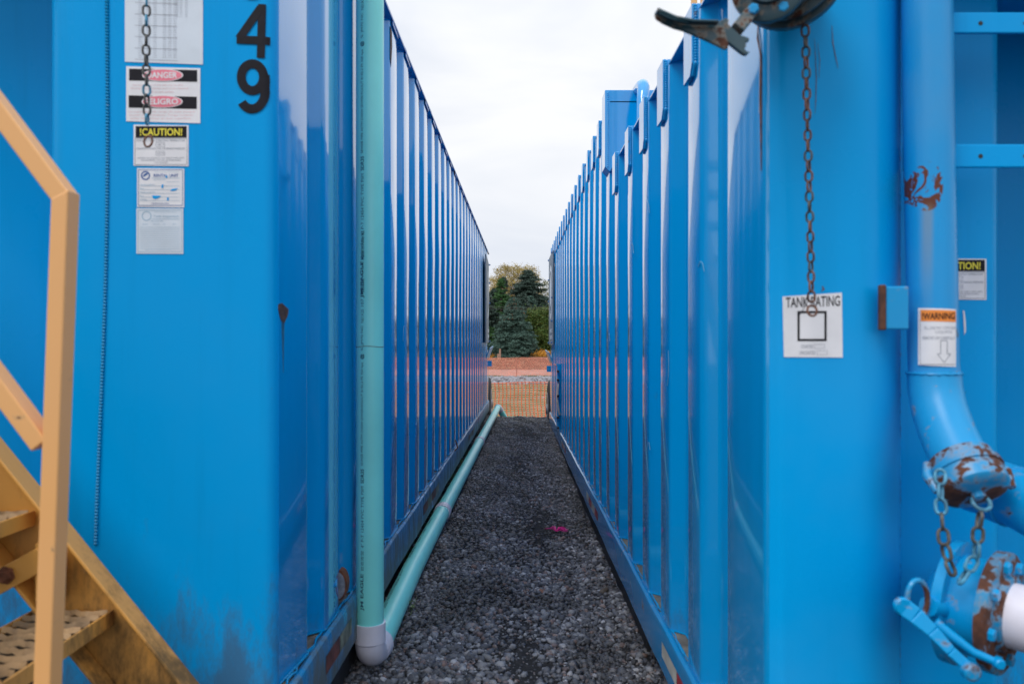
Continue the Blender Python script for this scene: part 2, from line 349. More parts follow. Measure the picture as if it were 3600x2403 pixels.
for (n, y0, y1, r0, r1) in ((20000, 2.5, 4.6, .0045, .014), (6000, 2.5, 5.5, .012, .023), (15000, 4.6, 7.5, .006, .0135), (3500, 5.5, 10, .012, .019), (13000, 7.5, 11, .008, .015), (13000, 11, 15.6, .009, .018)):
    a, b_ = scatter(n, y0, y1); r_ = r0 + (r1 - r0) * g.random(n) ** 1.8
    xs.append(a); ys.append(b_); rs.append(r_)
xs = np.concatenate(xs); ys = np.concatenate(ys); rs = np.concatenate(rs)
# bare darker soil strips where the coarse stones thin out
bare = np.exp(-((xs - .12 - .07 * np.sin(ys * 1.3)) / .11) ** 2) * (.55 + .45 * np.sin(ys * 2.3 + .6))
keep = g.random(len(xs)) > bare * .92 * (rs > .0055)
keep &= ~((g.random(len(xs)) < .5) & (xs < -.72))
xs, ys, rs = xs[keep], ys[keep], rs[keep]
pos = np.stack([xs, ys, zg(xs, ys) + rs * .25], 1)
rockpile('gravel', M['stone'], pos, rs, 5, kind='stuff', label='dark grey crushed gravel covering the lane between the tanks')
n = 3600; bx = g.uniform(-9, 9, n); by = g.uniform(43.6, 49.6, n); br = g.uniform(.05, .13, n)
rockpile('ballast_stones', M['ballast'], np.stack([bx, by, -.84 + .13 * sstep(44, 49, by) + .09 * np.exp(-((by - 46.8) / 2) ** 2)], 1), br, 6, kind='stuff', label='strip of pale grey ballast stones beyond the grass')
n = 260; bx = g.uniform(-6, 6, n); by = g.uniform(30, 43.5, n) ** 1.0
rockpile('scattered_field_stones', M['ballast'], np.stack([bx, by, -.86 + 0 * bx], 1), g.uniform(.02, .07, n), 8, kind='stuff', label='few grey stones scattered on the grass')
# grass blades
def blades(name, m, n, x0, x1, y0, y1, zfn, h0, h1, w0, seed, lab):
    g_ = np.random.default_rng(seed); x = g_.uniform(x0, x1, n); y = g_.uniform(y0, y1, n)
    dn = np.sin(x * 2.3 + np.sin(y * .9) * 2) * np.sin(y * 1.1 + x * .5) + g_.normal(0, .5, n); kk = dn > -.1; x = x[kk]; y = y[kk]; n = len(x)
    h = g_.uniform(h0, h1, n); a = g_.uniform(0, 6.28, n); dx = np.cos(a) * w0; dy = np.sin(a) * w0; lx = g_.normal(0, .5, n) * h; ly = g_.normal(0, .5, n) * h
    z = zfn(x, y); V = np.stack([np.stack([x - dx, y - dy, z], 1), np.stack([x + dx, y + dy, z], 1), np.stack([x + lx, y + ly, z + h], 1)], 1).reshape(-1, 3)
    me = bpy.data.meshes.new(name); me.vertices.add(len(V)); me.vertices.foreach_set('co', V.ravel()); me.loops.add(3 * n)
    me.loops.foreach_set('vertex_index', np.arange(3 * n, dtype=np.int32)); me.polygons.add(n); me.polygons.foreach_set('loop_start', np.arange(0, 3 * n, 3, dtype=np.int32))
    me.update(calc_edges=True); o = link(name, me, m, None, Vector((0, 0, 0))); o['kind'] = 'stuff'; o['label'] = lab
M['blade'] = plain('grass_blades', (.1, .13, .04), .7, .2, 1, island=[(.05, .10, .02), (.10, .15, .03), (.22, .19, .09), (.08, .13, .03)])
blades('field_grass', M['blade'], 60000, -5, 5, 17, 44, lambda x, y: -.875 + .015 * np.sin(x * 2.1 + y) + .02 * sstep(18, 44, y), .02, .055, .006, 4, 'short patchy green and tan grass beyond the orange netting')
blades('track_edge_grass', M['needle_green'], 9000, -6, 6, 49.2, 50.6, lambda x, y: -.72 + 0 * x, .05, .16, .012, 9, 'thin line of green grass along the ballast strip')

# ------------------------------------------------------------------ tank geometry
LX = .675; RX = .58
def Lp(d, s, z): return Vector((.01857 * d - LX - s, d, z))      # s = how far inside the tank side
def Rp(d, s, z): return Vector((.00286 * d + RX + s, d, z))
def fillet(poly, r):
    o = [poly[0]]
    for i in range(1, len(poly) - 1):
        p = Vector(poly[i]); a = (Vector(poly[i - 1]) - p); b_ = (Vector(poly[i + 1]) - p); rr = min(r, a.length * .45, b_.length * .45)
        p0 = p + a.normalized() * rr; p1 = p + b_.normalized() * rr
        for k in range(4):
            t = k / 3; o.append(tuple(p0 * (1 - t) ** 2 + p * 2 * t * (1 - t) + p1 * t * t))
    o.append(poly[-1]); return o
def profile(ribs, flat, depth, slope, d0, first_end, dend):
    pts = [(d0, 0), (first_end, 0)]
    for r_ in ribs:
        prev = pts[-1][0]
        pts += [(prev + slope, depth), (r_ - slope, depth), (r_, 0), (min(r_ + flat, dend), 0)]
    pts.append((dend, 0)) if pts[-1][0] < dend - .01 else None
    return pts
def wall_from(prof, fn, z0, z1, zs=None):
    b = B(); n = len(prof)
    zz = zs or [z0, z1]
    for z in zz:
        for (d, s) in prof: b.v.append(tuple(fn(d, s, z)))
    for j in range(len(zz) - 1):
        for i in range(n - 1): b.f.append((j * n + i, j * n + i + 1, (j + 1) * n + i + 1, (j + 1) * n + i))
    return b

# ================================================================== LEFT TANK
LZ0, LZ1 = .30, 2.862; LEND = 13.95; LFRONT = 2.200; SL0 = .0196
lt = thing('storage_tank', (-1.85, 8, .1), 'corrugated blue steel tank on the left, with black numerals and safety stickers', 'storage tank', 'blue corrugated storage tanks')
ribsL = [2.655 + .4285 * k for k in range(26)]; ribsL = [r_ for r_ in ribsL if r_ + .2 < LEND - .02]
profL = profile(ribsL, .205, .05, .045, LFRONT + .033, 2.458, LEND); profL[0] = (LFRONT + .033, SL0)
fpL = fillet(profL, .014)
wall_from(fpL, Lp, LZ0, LZ1).build('side_wall', M['blueL'], lt, smooth=True)
CRL = .033
def dL(s):                                 # depth of the left tank's front face at s
    if s < SL0 + CRL: return LFRONT + CRL - math.sqrt(max(0, CRL ** 2 - (SL0 + CRL - max(s, SL0)) ** 2))
    return LFRONT
ss = [SL0 + CRL + .02 + .02 * k for k in range(20)]
b = B(); zs_ = (.30, LZ1)
fr = [(LFRONT + CRL - CRL * math.sin(R(90 * k / 10)), SL0 + CRL - CRL * math.cos(R(90 * k / 10))) for k in range(11)] + [(dL(s), s) for s in ss]
fr += [(2.204, .55), (2.210, .60), (2.218, .63), (2.231, .65), (2.256, .67), (2.30, .685), (2.37, .695), (2.60, .70), (2.60, 1.15), (2.60, 2.4)]
for z in zs_:
    for (d, s) in fr: b.v.append(tuple(Lp(d, s, z)))
n = len(fr); b.f = [(i, i + 1, n + i + 1, n + i) for i in range(n - 1)]
b.build('front_wall', M['blueLF'], lt, smooth=True)
B().add([Lp(2.6, 2.4, .3), Lp(LEND, 2.4, .3), Lp(LEND, 0, .3), Lp(2.6, 2.4, LZ1), Lp(LEND, 2.4, LZ1), Lp(LEND, 0, LZ1)], [(0, 1, 4, 3), (1, 2, 5, 4)]).build('rear_wall', M['blueL'], lt)
# roof sheet with an overhanging edge
rf = B(); rf.hexa([Lp(2.0, -.012, LZ1), Lp(LEND + .12, -.012, LZ1), Lp(LEND + .12, 2.4, LZ1), Lp(2.0, 2.4, LZ1),
                   Lp(2.0, -.012, LZ1 + .012), Lp(LEND + .12, -.012, LZ1 + .012), Lp(LEND + .12, 2.4, LZ1 + .012), Lp(2.0, 2.4, LZ1 + .012)])
roofL = rf.build('roof', M['lip'], lt)
for r_ in [2.10] + ribsL:
    e = B(); f0 = r_; f1 = r_ + (.205 if r_ > 2.2 else .36)
    e.box(Lp(f0 + .01, -.011, LZ1 - .022), Lp(min(f1, LEND) - .01, -.001, LZ1 - .001))
    e.build('roof_edge_stiffener', M['lip'], roofL)
for dd in (4.46, 5.62, 8.3):
    q = B(); q.tube([Lp(dd - .05, .01, LZ1 + .02), Lp(dd - .02, .012, LZ1 + .045), Lp(dd + .03, .012, LZ1 + .045), Lp(dd + .06, .01, LZ1 + .02)], .012, 8)
    q.build('roof_lug', M['worn2'], lt, smooth=True)
# bottom rail
def rail(fn, zb, zt, d0, d1, so_, name, m, parent):
    pr = [(so_, zb), (so_, zt - .022), (so_ + .004, zt - .008), (so_ + .014, zt - .001), (so_ + .024, zt - .004), (so_ + .03, zt - .012), (so_ + .03, zb)]
    steps = int((d1 - d0) / .08); b_ = B(); n_ = len(pr)
    for k in range(steps + 1):
        d = d0 + (d1 - d0) * k / steps; wob = .0012 * math.sin(d * 5.1) + .0007 * math.sin(d * 13)
        for (s, z) in pr: b_.v.append(tuple(fn(d, s + wob, z + wob * .6)))
    for k in range(steps):
        for i in range(n_): j = (i + 1) % n_; b_.f.append((k * n_ + i, k * n_ + j, (k + 1) * n_ + j, (k + 1) * n_ + i))
    b_.f += [tuple(range(n_)), tuple(range(steps * n_, steps * n_ + n_))[::-1]]
    return b_.build(name, m, parent, smooth=True)
railL = rail(Lp, .13, .302, 1.95, LEND - .1, -.025, 'bottom_rail', M['rail'], lt)
lb = B(); lb.hexa([Lp(1.95, .0045, .24), Lp(LEND, .0045, .24), Lp(LEND, .2, .24), Lp(1.95, .2, .24), Lp(1.95, .0045, .2965), Lp(LEND, .0045, .2965), Lp(LEND, .2, .2965), Lp(1.95, .2, .2965)])
lb.build('rail_ledge', M['ledge'], lt)
# lumpy sealant along the rail top
q = B(); pts = []; rr = []
d = 2.0
while d < LEND - .2:
    pts.append(Lp(d, .004 + rnd.uniform(-.006, .006), .3 + rnd.uniform(-.002, .004))); rr.append(rnd.uniform(.002, .006)); d += .03 if d < 7 else .06
q.tube(pts, rr, 6); q.build('sealant_bead', M['bead'], railL, smooth=True)
def base_bead(prof, fn, z, parent, rad=.0032):
    q_ = B(); pts_ = [fn(d_, s_ - .003, z + .002) for (d_, s_) in prof]
    q_.tube(pts_, [rad * rnd.uniform(.7, 1.3) for _ in pts_], 6); q_.build('weld_bead', M['bead'], parent, smooth=True)
base_bead(fpL, Lp, .302, lt)
# red and white reflective tape
def tape(fn, d0, d1, z0, z1, so_, parent, seq=2):
    L_ = (d1 - d0) / seq
    for k in range(seq):
        q_ = B(); a = d0 + k * L_; c = a + L_ * .98
        n_ = 6; vv = []
        for i in range(n_ + 1):
            d_ = a + (c - a) * i / n_; wob = .0012 * math.sin(d_ * 5.1) + .0007 * math.sin(d_ * 13)
            vv += [fn(d_, so_ + wob - .0015, z0), fn(d_, so_ + wob - .0015, z1)]
        q_.add(vv, [(2 * i, 2 * i + 1, 2 * i + 3, 2 * i + 2) for i in range(n_)])
        q_.build('reflective_tape', (M['redtape'] if k % 2 == 0 else M['whitetape']) if fn is Rp else (M['redtape2'] if k % 2 == 0 else M['whitetape2']), parent)
tape(Lp, 2.58, 2.96, .185, .245, -.025, railL, 2); tape(Lp, 5.0, 5.9, .185, .245, -.025, railL, 4); tape(Lp, 8.9, 9.9, .185, .245, -.025, railL, 4)
# skid under left tank
for s0 in (.1, 1.9):
    q = B(); q.box(Lp(2.3, s0, -.08), Lp(LEND - .3, s0 + .1, .13)); q.build('skid_beam', M['black'], lt)
B().box(Lp(2.2, .06, .132), Lp(LEND - .2, 2.3, .15)).build('floor_pan', M['black'], lt)
# curved rusty hook plate above the rail
q = B(); c = Lp(2.91, .012, .375); pl = []
for k in range(11):
    a = R(90 - 18 * k); pl.append(c + Vector((math.cos(a) * .030, 0, math.sin(a) * .056)))
q.prism(pl, (0, .05, 0)); q.build('tie_down_hook', M['rust'], lt, bevel=.002)
q = B(); q.prism([p + Vector((-.002, -.002, 0)) for p in [c + (x - c) * .86 for x in pl]], (0, -.0015, 0)); q.build('hook_face', plain('hook_galvanised', (.22, .24, .27), .5, .3, 40, bmp=.3), lt)
B().tube([Lp(2.80, -.004, .405), Lp(2.93, .02, .475)], .003, 6).build('tie_rod', M['bead'], lt, smooth=True)
q = B(); q.tube([Lp(7.2, -.02, .30), Lp(7.2, -.05, .33), Lp(7.2, -.03, .40)], .006, 6); q.build('small_hook', M['rust'], lt, smooth=True)
# rust patch and drips
def blob(c, ux, uz, w_, h_, m, name, parent, seed=1, off=(0, -.0015, 0), n_=22, jag=.22):
    g_ = random.Random(seed); pl_ = []
    for k in range(n_):
        a = 2 * math.pi * k / n_; r_ = 1 + g_.uniform(-jag, jag)
        pl_.append(Vector(c) + Vector(ux) * (math.cos(a) * w_ / 2 * r_) + Vector(uz) * (math.sin(a) * h_ / 2 * r_))
    return B().prism(pl_, off).build(name, m, parent)
sR = .045
M['rust_patch'] = plain('rust_patch_brown', (.075, .035, .022), .7, .35, 60, bmp=.4)
M['drip'] = plain('rust_drip', (.03, .13, .22), .4, .3, 30)
zc_ = H - (718 * D - HY) * 2.26 / F
q = B(); q.prism([Lp(2.262 + a, .0196 * (2.458 - 2.262 - a) / .225 - .0016, zc_ + b_) for a, b_ in [(-.035, .024), (-.01, .028), (.020, .018), (.036, .014), (.034, .002), (.030, -.006), (.014, -.020), (.006, -.028), (-.015, -.022), (-.028, -.006), (-.036, .010)]], (-.002, 0, 0)); q.build('rust_patch', M['rust_patch'], lt)
q = B(); q.prism([Lp(2.262 + a, .0196 * (2.458 - 2.262 - a) / .225 - .0010, zc_ + b_) for a, b_ in [(-.012, -.02), (.008, -.02), (.004, -.09), (.0, -.17), (-.006, -.09)]], (-.002, 0, 0)); q.build('rust_drip', M['drip'], lt)
d0_ = ribsL[3]
q = B(); q.prism([Lp(d0_ + a, -.0012, 2.73 + b_) for a, b_ in [(-.002, .10), (.04, .09), (.05, .02), (.03, -.05), (.012, -.10), (-.002, -.06)]], (-.001, 0, 0)); q.build('rust_patch', M['rust_patch'], lt)
M['scratch'] = plain('pale_scratch', (.16, .38, .52), .5, .2, 40)
def scratch(fn, d_, z_, n_, sd_, par, L_=.05, off=-.0022):
    gg = random.Random(sd_); p = [(d_, z_)]; a = gg.uniform(0, 6.28)
    for _ in range(n_): a += gg.uniform(-.8, .8); p.append((p[-1][0] + math.cos(a) * L_ * .6, p[-1][1] + math.sin(a) * L_))
    B().tube([fn(x_, off, y_) for x_, y_ in p], [.0011] * len(p), 4).build('paint_scratch', M['scratch'], par)
for k_, (ri, du, z_) in enumerate(((3, .03, 1.52), (4, .02, 1.36), (5, .05, 1.25), (5, .02, .78), (6, .06, .70), (4, .1, 1.05), (7, .05, 1.45), (2, .05, .95), (9, .05, 1.6))):
    scratch(Lp, ribsL[ri] + du, z_, 3, 100 + k_, lt)
# vertical weld seam on the front
q = B(); pts = []; rr = []; z = .70
while z < 2.7:
    k = len(pts) % 2; pts.append(Lp(LFRONT - .0005, .508 + .008 * math.sin(z * 3) - (z - .75) * .018, z)); rr.append(.006 if k else .003); z += .0045
q.tube(pts, rr, 8); q.build('weld_or_gap_seam', paint('weld_seam_paint', (.0, .24, .50), rough=.35, rust=.12, rust_scale=30), lt, smooth=True)

# stickers, all on the front face
def facemap(u0, v0, off):                       # px coordinates on the left front face -> world on the face
    def fn(px, py):
        x = (px - CX) * LFRONT / F
        s = .01857 * LFRONT - LX - x
        return Vector((x, dL(max(s, SL0 + .003)) - off, H - (py - HY) * LFRONT / F))
    return fn
def flatmap(d, off):
    return lambda px, py: P(px, py, d) * 1.0 - Vector((0, off, 0))
def quadpatch(b_, fn, x0, y0, x1, y1, nx=4, ny=2, skew=0, jag=0):
    base = len(b_.v)
    vs = []
    for j in range(ny + 1):
        for i in range(nx + 1):
            px = x0 + (x1 - x0) * i / nx; py = y0 + (y1 - y0) * j / ny + skew * (.5 - i / nx)
            vs.append(fn(px + (rnd.uniform(-jag, jag)), py + rnd.uniform(-jag, jag)))
    b_.add(vs, [(j * (nx + 1) + i, (j + 1) * (nx + 1) + i, (j + 1) * (nx + 1) + i + 1, j * (nx + 1) + i + 1) for j in range(ny) for i in range(nx)])
    return b_
def T(b_, s, x, y, w_, h_, fn, bold=0.0):      # text box with (x,y) = left, baseline in px (y down)
    put_text(b_, s, 0, 0, w_, h_, lambda u, v: fn(x + u, y - v), bold)
def frame(b_, fn, x0, y0, x1, y1, t):
    quadpatch(b_, fn, x0, y0, x1, y0 + t); quadpatch(b_, fn, x0, y1 - t, x1, y1)
    quadpatch(b_, fn, x0, y0 + t, x0 + t, y1 - t, 1, 2); quadpatch(b_, fn, x1 - t, y0 + t, x1, y1 - t, 1, 2)
def ellipse(b_, fn, cx, cy, rx, ry, n_=40, r0=0):
    if r0 == 0:
        b_.add([fn(cx + rx * math.cos(2 * math.pi * k / n_), cy + ry * math.sin(2 * math.pi * k / n_)) for k in range(n_)], [tuple(range(n_))])
    else:
        vs = []
        for k in range(n_):
            a = 2 * math.pi * k / n_; vs += [fn(cx + rx * math.cos(a), cy + ry * math.sin(a)), fn(cx + rx * r0 * math.cos(a), cy + ry * r0 * math.sin(a))]
        b_.add(vs, [(2 * k, 2 * k + 1, (2 * k + 3) % (2 * n_), (2 * k + 2) % (2 * n_)) for k in range(n_)])
f1 = facemap(0, 0, .0016); f2 = facemap(0, 0, .0022); f3 = facemap(0, 0, .0028); f4 = facemap(0, 0, .0034)
def px(*a): return [q_ * D for q_ in a]
# gauge chart (its top is out of the picture)
st = quadpatch(B(), f1, *px(287, -120, 466), 147 * D - 2, skew=-10).build('gauge_chart_sticker', M['white2'], lt)
q = B()
for c0, ny0, nrow in ((318, -110, 0), (336, 0, 0), (352, 0, 0), (374, 0, 0), (386, 0, 0), (398, 0, 0)):
    for k in range(46):
        y = (-100 + k * 5.2) * D; wd = (9 if c0 < 350 else 8) * D
        q_s = '%d' % (10000 + (k * 731 + int(c0) * 37) % 89999)
        T(q, q_s, c0 * D, y, wd, 4.2, f2)
for c0 in (404, 413, 425):
    for k in range(28):
        T(q, '%d' % (100 + (k * 137 + c0) % 900), c0 * D, (-100 + k * 5.2) * D, 6 * D, 4.2, f2)
for k in range(9):
    quadpatch(q, f2, 310 * D, (-70 + k * 26) * D, 408 * D, (-70 + k * 26) * D + 1.6, skew=-5)
q.build('chart_figures', M['greyprint'], st)
# danger / peligro
st = quadpatch(B(), f1, *px(290, 155, 460, 281), skew=-7).build('danger_sticker', M['white'], lt)
q = B(); quadpatch(q, f2, *px(297, 160, 453, 187), skew=-5); quadpatch(q, f2, *px(296, 221, 452, 249), skew=-5); q.build('header_band', M['ink'], st)
q = B(); ellipse(q, f3, *px(374, 173.5, 47, 14.5)); ellipse(q, f3, *px(373, 234, 47, 14.5)); q.build('band_rim', M['white'], st)
q = B(); ellipse(q, f4, *px(374, 173.5, 44.5, 12.8)); ellipse(q, f4, *px(373, 234, 44.5, 12.8)); q.build('red_oval', M['pink'], st)
f5 = facemap(0, 0, .0040)
q = B(); T(q, 'DANGER', *px(338, 180.5, 70, 14), f5, .025); q.build('white_lettering', M['white'], st); q = B(); T(q, 'PELIGRO', *px(334, 241, 76, 14), f5, .025); q.build('white_lettering', M['white'], st)
q = B()
for i, s in enumerate(['The load surface of this tank may be slick.', 'Warning! Consult operator prior to this. Required', 'walk on tank surface.']): T(q, s, *px(304 + (0, -4, 36)[i], 199 + i * 7.4, (118, 132, 60)[i], 5.4), f2)
for i, s in enumerate(['La superficie de carga de este tanque', 'puede ser resbalosa. Tenga cuidado', 'antes de caminar en esta superficie.']): T(q, s, *px(296 + i * 2, 260 + i * 7.6, 152 - i * 6, 5.6), f2)
q.build('pink_small_print', M['palepink'], st, kind='stuff')
# caution
def caution(x0, y0, par, fnA, fnB, fnC):
    sx = x0 - 307; sy = y0 - 287
    X = lambda *a: [(a[i] + (sx if i % 2 == 0 else sy)) * D if i < 2 else a[i] * D for i in range(len(a))]
    st_ = quadpatch(B(), fnA, (307 + sx) * D, (287 + sy) * D, (433 + sx) * D, (381 + sy) * D, skew=-2).build('caution_sticker', M['white'], par)
    q_ = B(); quadpatch(q_, fnB, (312 + sx) * D, (290 + sy) * D, (429 + sx) * D, (316 + sy) * D); q_.build('header_band', M['ink'], st_)
    q_ = B(); T(q_, '!CAUTION!', *X(322, 312, 97, 17), fnC, .025); q_.build('yellow_lettering', M['yellowprint'], st_)
    q_ = B(); frame(q_, fnB, (310 + sx) * D, (317 + sy) * D, (430 + sx) * D, (378.5 + sy) * D, 1.8); q_.build('border', M['greyprint'], st_)
    q_ = B()
    T(q_, 'MAXIMUM TANK OPERATING TEMPERATURE', *X(314, 325, 111, 4.6), fnB); T(q_, 'MAXIMUM STEAM COIL WORKING PRESSURE', *X(314, 343.5, 111, 4.6), fnB)
    T(q_, '180° F', *X(362, 334.5, 15, 4.4), fnB); T(q_, '240 PSI', *X(361, 354, 16, 4.4), fnB)
    frame(q_, fnB, (358 + sx) * D, (327 + sy) * D, (379 + sx) * D, (337.5 + sy) * D, 1.2); frame(q_, fnB, (358 + sx) * D, (346.5 + sy) * D, (379 + sx) * D, (357 + sy) * D, 1.2)
    T(q_, 'DAMAGE CAN OCCUR TO THE TANK IF THESE LIMITS', *X(316, 364.5, 107, 3.6), fnB); T(q_, 'ARE EXCEEDED. YOU MAY BE RESPONSIBLE', *X(324, 369.6, 92, 3.6), fnB); T(q_, 'FOR DAMAGES.', *X(356, 374.8, 30, 3.6), fnB)
    q_.build('small_print', M['greyprint'], st_); return st_
caution(307, 287, lt, f1, f2, f3)
# rental unit
st = quadpatch(B(), f1, *px(315, 386.5, 423, 475.5), skew=-2).build('rental_unit_sticker', M['white'], lt)
q = B(); frame(q, f2, *px(318, 389.5, 420, 472), 1.8); ellipse(q, f2, *px(334.5, 403, 10.5, 10.5), r0=.72)
q.add([f2(px_ * D, py_ * D) for px_, py_ in [(328, 406), (331, 400), (337, 396.5), (341, 399), (337, 402), (333, 405)]], [tuple(range(6))])
T(q, 'RENTAL UNIT', *px(353, 406.5, 57, 7.2), f2, .02); T(q, 'RAINFORRENT.COM'.replace('RAINFORRENT', 'rainforrent').replace('COM', 'com'), *px(348, 468.5, 40, 4.4), f2)
q.build('blue_lettering', M['blueprint'], st)
q = B(); T(q, 'Tank Pump Pipe Filter Systems', *px(355, 396.5, 55, 3), f2)
for i, y in enumerate((408.5, 417, 426.5, 435, 443.5, 452, 460)): quadpatch(q, f2, (348 if i == 0 else 383 if i == 1 else 322) * D, y * D, 413 * D, y * D + 1.3)
for i, (s, y, w_) in enumerate((('SEE UNIT NO.', 414, 28), ('CLEANED & INSPECTED', 425.5, 34), ('BY', 434, 9), ('REPAIRED & INSPECTED', 442.5, 34), ('BY', 451, 9), ('SERIAL', 459, 16))): T(q, s, (353 if i == 0 else 322) * D, y * D, w_ * D, 3.6 * D * .8, f2)
q.build('form_lines', M['paleprint'], st)
q = B()
for pl_ in ([(350, 448.5), (370, 449.5), (366, 454), (358, 457), (352, 455)], [(391, 438), (396, 433.5), (409, 432), (404, 437), (396, 438.5)], [(380, 404), (385, 403), (384, 409), (381, 408)], [(372, 424), (376, 423), (375, 432), (371, 431)], [(384, 454), (388, 453), (388, 460), (384, 460)]):
    q.add([f3(a * D, b_ * D) for a, b_ in pl_], [tuple(range(len(pl_)))])
q.build('torn_hole', M['blueLF'], st)
# inspection
st = quadpatch(B(), f1, *px(313.5, 478, 421, 582), skew=-1).build('inspection_sticker', M['white2'], lt)
q = B(); frame(q, f2, *px(317, 481.5, 418, 578), 1.8); ellipse(q, f2, *px(337, 495.5, 11, 11), r0=.82); T(q, 'Tank Inspection', *px(353, 500, 58, 6.4), f2, .01)
T(q, 'Tank Pump Pipe Filter Systems', *px(354, 488, 52, 3), f2); quadpatch(q, f2, *px(350, 502, 412), 502 * D + 1.4); T(q, 'SEE UNIT NO.', *px(347, 508.5, 28, 3), f2)
for i in range(11): quadpatch(q, f2, 322 * D, (521 + i * 4.9) * D, 413 * D, (521 + i * 4.9) * D + 1.1)
for i, s in enumerate(('DATE', 'INSPECTED', 'OK', 'BY')): T(q, s, *px(328 + i * 23, 515.5, (12, 16, 6, 8)[i], 2.8), f2)
T(q, 'http://www.rainforrent.com', *px(333, 575, 60, 3.4), f2); q.build('form_lines', M['paleprint'], st)
# unit digits
def digit(strokes_, x0, y0, x1, y1, lean, th):
    # strokes in unit coordinates (u right, v up), drawn as bands of constant width
    q_ = B(); fn = lambda u, v: fdig((x0 + (x1 - x0) * u + lean * (v - .5)) * D, (y1 + (y0 - y1) * v + 3 * (u - .5)) * D)
    asp = (x1 - x0) / (y1 - y0)
    for k_, st2 in enumerate(strokes_):
        vs = []
        for i, (u, v) in enumerate(st2):
            a = st2[max(i - 1, 0)]; c_ = st2[min(i + 1, len(st2) - 1)]; tx_, ty_ = (c_[0] - a[0]) * asp, (c_[1] - a[1]); L_ = math.hypot(tx_, ty_); nx_, ny_ = -ty_ / L_ / asp, tx_ / L_
            vs += [fn(u + nx_ * th * w_, v + ny_ * th * w_) for w_ in (.5, .3, .1, -.1, -.3, -.5)]
        vs = [p + Vector((0, -.0002 * k_, 0)) for p in vs]
        q_.add(vs, [(6 * i + k, 6 * i + k + 1, 6 * i + k + 7, 6 * i + k + 6) for i in range(len(st2) - 1) for k in range(5)])
    q_.build('painted_numeral', M['ink'], lt)
fdig = facemap(0, 0, .0026)
arc = lambda cx_, cy_, rx_, ry_, a0_, a1_, n_=24: [(cx_ + rx_ * math.cos(R(a0_ + (a1_ - a0_) * k / n_)), cy_ + ry_ * math.sin(R(a0_ + (a1_ - a0_) * k / n_))) for k in range(n_ + 1)]
digit([arc(.5, .72, .36, .19, 200, -90), arc(.5, .30, .38, .21, 90, -160)], 543, -126, 617, 2, 4, .15)
digit([[(.74, v_ / 12) for v_ in range(13)], [(u_ / 10, .325) for u_ in range(11)], [(.70 - .063 * k_, .93 - .059 * k_) for k_ in range(11)]], 544, 10, 620, 133, 3, .15)
digit([arc(.46, .665, .345, .245, 0, 360, 36), [(.845, .72), (.855, .60), (.85, .48)] + arc(.46, .40, .40, .315, 0, -140, 20)], 545, 136, 619, 261, 3, .165)

# placard near the far end, fender, wheel
def placard(fn, d0, d1, z0, z1, sgn, parent):
    q_ = B(); a = fn(d0, -.03, 0); q_.box(fn(d0, -.030, z0), fn(d1, -.022, z1)); pb = q_.build('side_placard', M['placard'], parent)
    mapf = lambda u, v: fn(d0 + (d1 - d0) * u, -.0325, z0 + (z1 - z0) * v)
    q_ = B(); ellipse(q_, mapf, .5, .58, .40, .30, r0=.80); ellipse(q_, mapf, .5, .60, .2, .18); q_.build('round_emblem', M['placardlight'], pb)
    q_ = B()
    for (v0, v1, u0, u1) in ((.06, .10, .08, .92), (.13, .17, .08, .92)):
        for k in range(7): quadpatch(q_, mapf, u0 + (u1 - u0) * k / 7, v0, u0 + (u1 - u0) * (k + .7) / 7, v1, 1, 1)
    q_.build('lettering', M['placardlight'], pb)
    for (u, v) in ((.05, .02), (.95, .02), (.05, .5), (.95, .5), (.05, .98), (.95, .98), (.05, .25), (.95, .75)):
        q_ = B(); q_.lathe(mapf(u, v), (-sgn, 0, 0), [(-.006, .012), (.016, .012), (.02, .008)], 8); q_.build('bolt', M['lip'], pb)
placard(Lp, 12.25, 13.7, 1.30, 2.66, -1, lt)
def tail(fn, dend, parent, sgn, zf, blk):
    q_ = B(); q_.hexa([fn(dend - .5, .0, zf + .0), fn(dend + .5, -.0, zf), fn(dend + .5, .02, zf), fn(dend - .5, .02, zf),
                       fn(dend - .45, -.06, zf + .17), fn(dend + .5, -.075, zf + .20), fn(dend + .5, -.065, zf + .21), fn(dend - .45, -.05, zf + .18)]); q_.build('fender_flare', M['bead'], parent, bevel=.004)
    q_ = B(); q_.box(fn(dend + .1, .0, zf - .75), fn(dend + .3, .12, zf + .05)); q_.build('rear_frame', M['blueR'], parent)
    q_ = B(); q_.box(fn(dend + .5, -.045, zf - .16), fn(dend + .6, .02, zf - .06)); q_.build('lamp_box', M['blueR'], parent, bevel=.003)
    c_ = fn(dend + .85, -.018, .30 - .12); q_ = B(); q_.lathe(c_, (-sgn, 0, 0), [(0, .40), (-.015, .47), (-.05, .50), (-.22, .50), (-.26, .46)], 40); wh = q_.build('wheel', M['rubber'], parent, smooth=True)
    q_ = B(); q_.lathe(c_ + Vector((0, 0, 0)), (-sgn, 0, 0), [(-.04, .28), (.004, .28), (.01, .25), (-.02, .22), (-.02, .09), (.03, .08), (.03, .02)], 32); q_.build('rim', M['hub'], wh, smooth=True)
tail(Lp, LEND - .1, lt, 1 * -1, 1.04, 0)

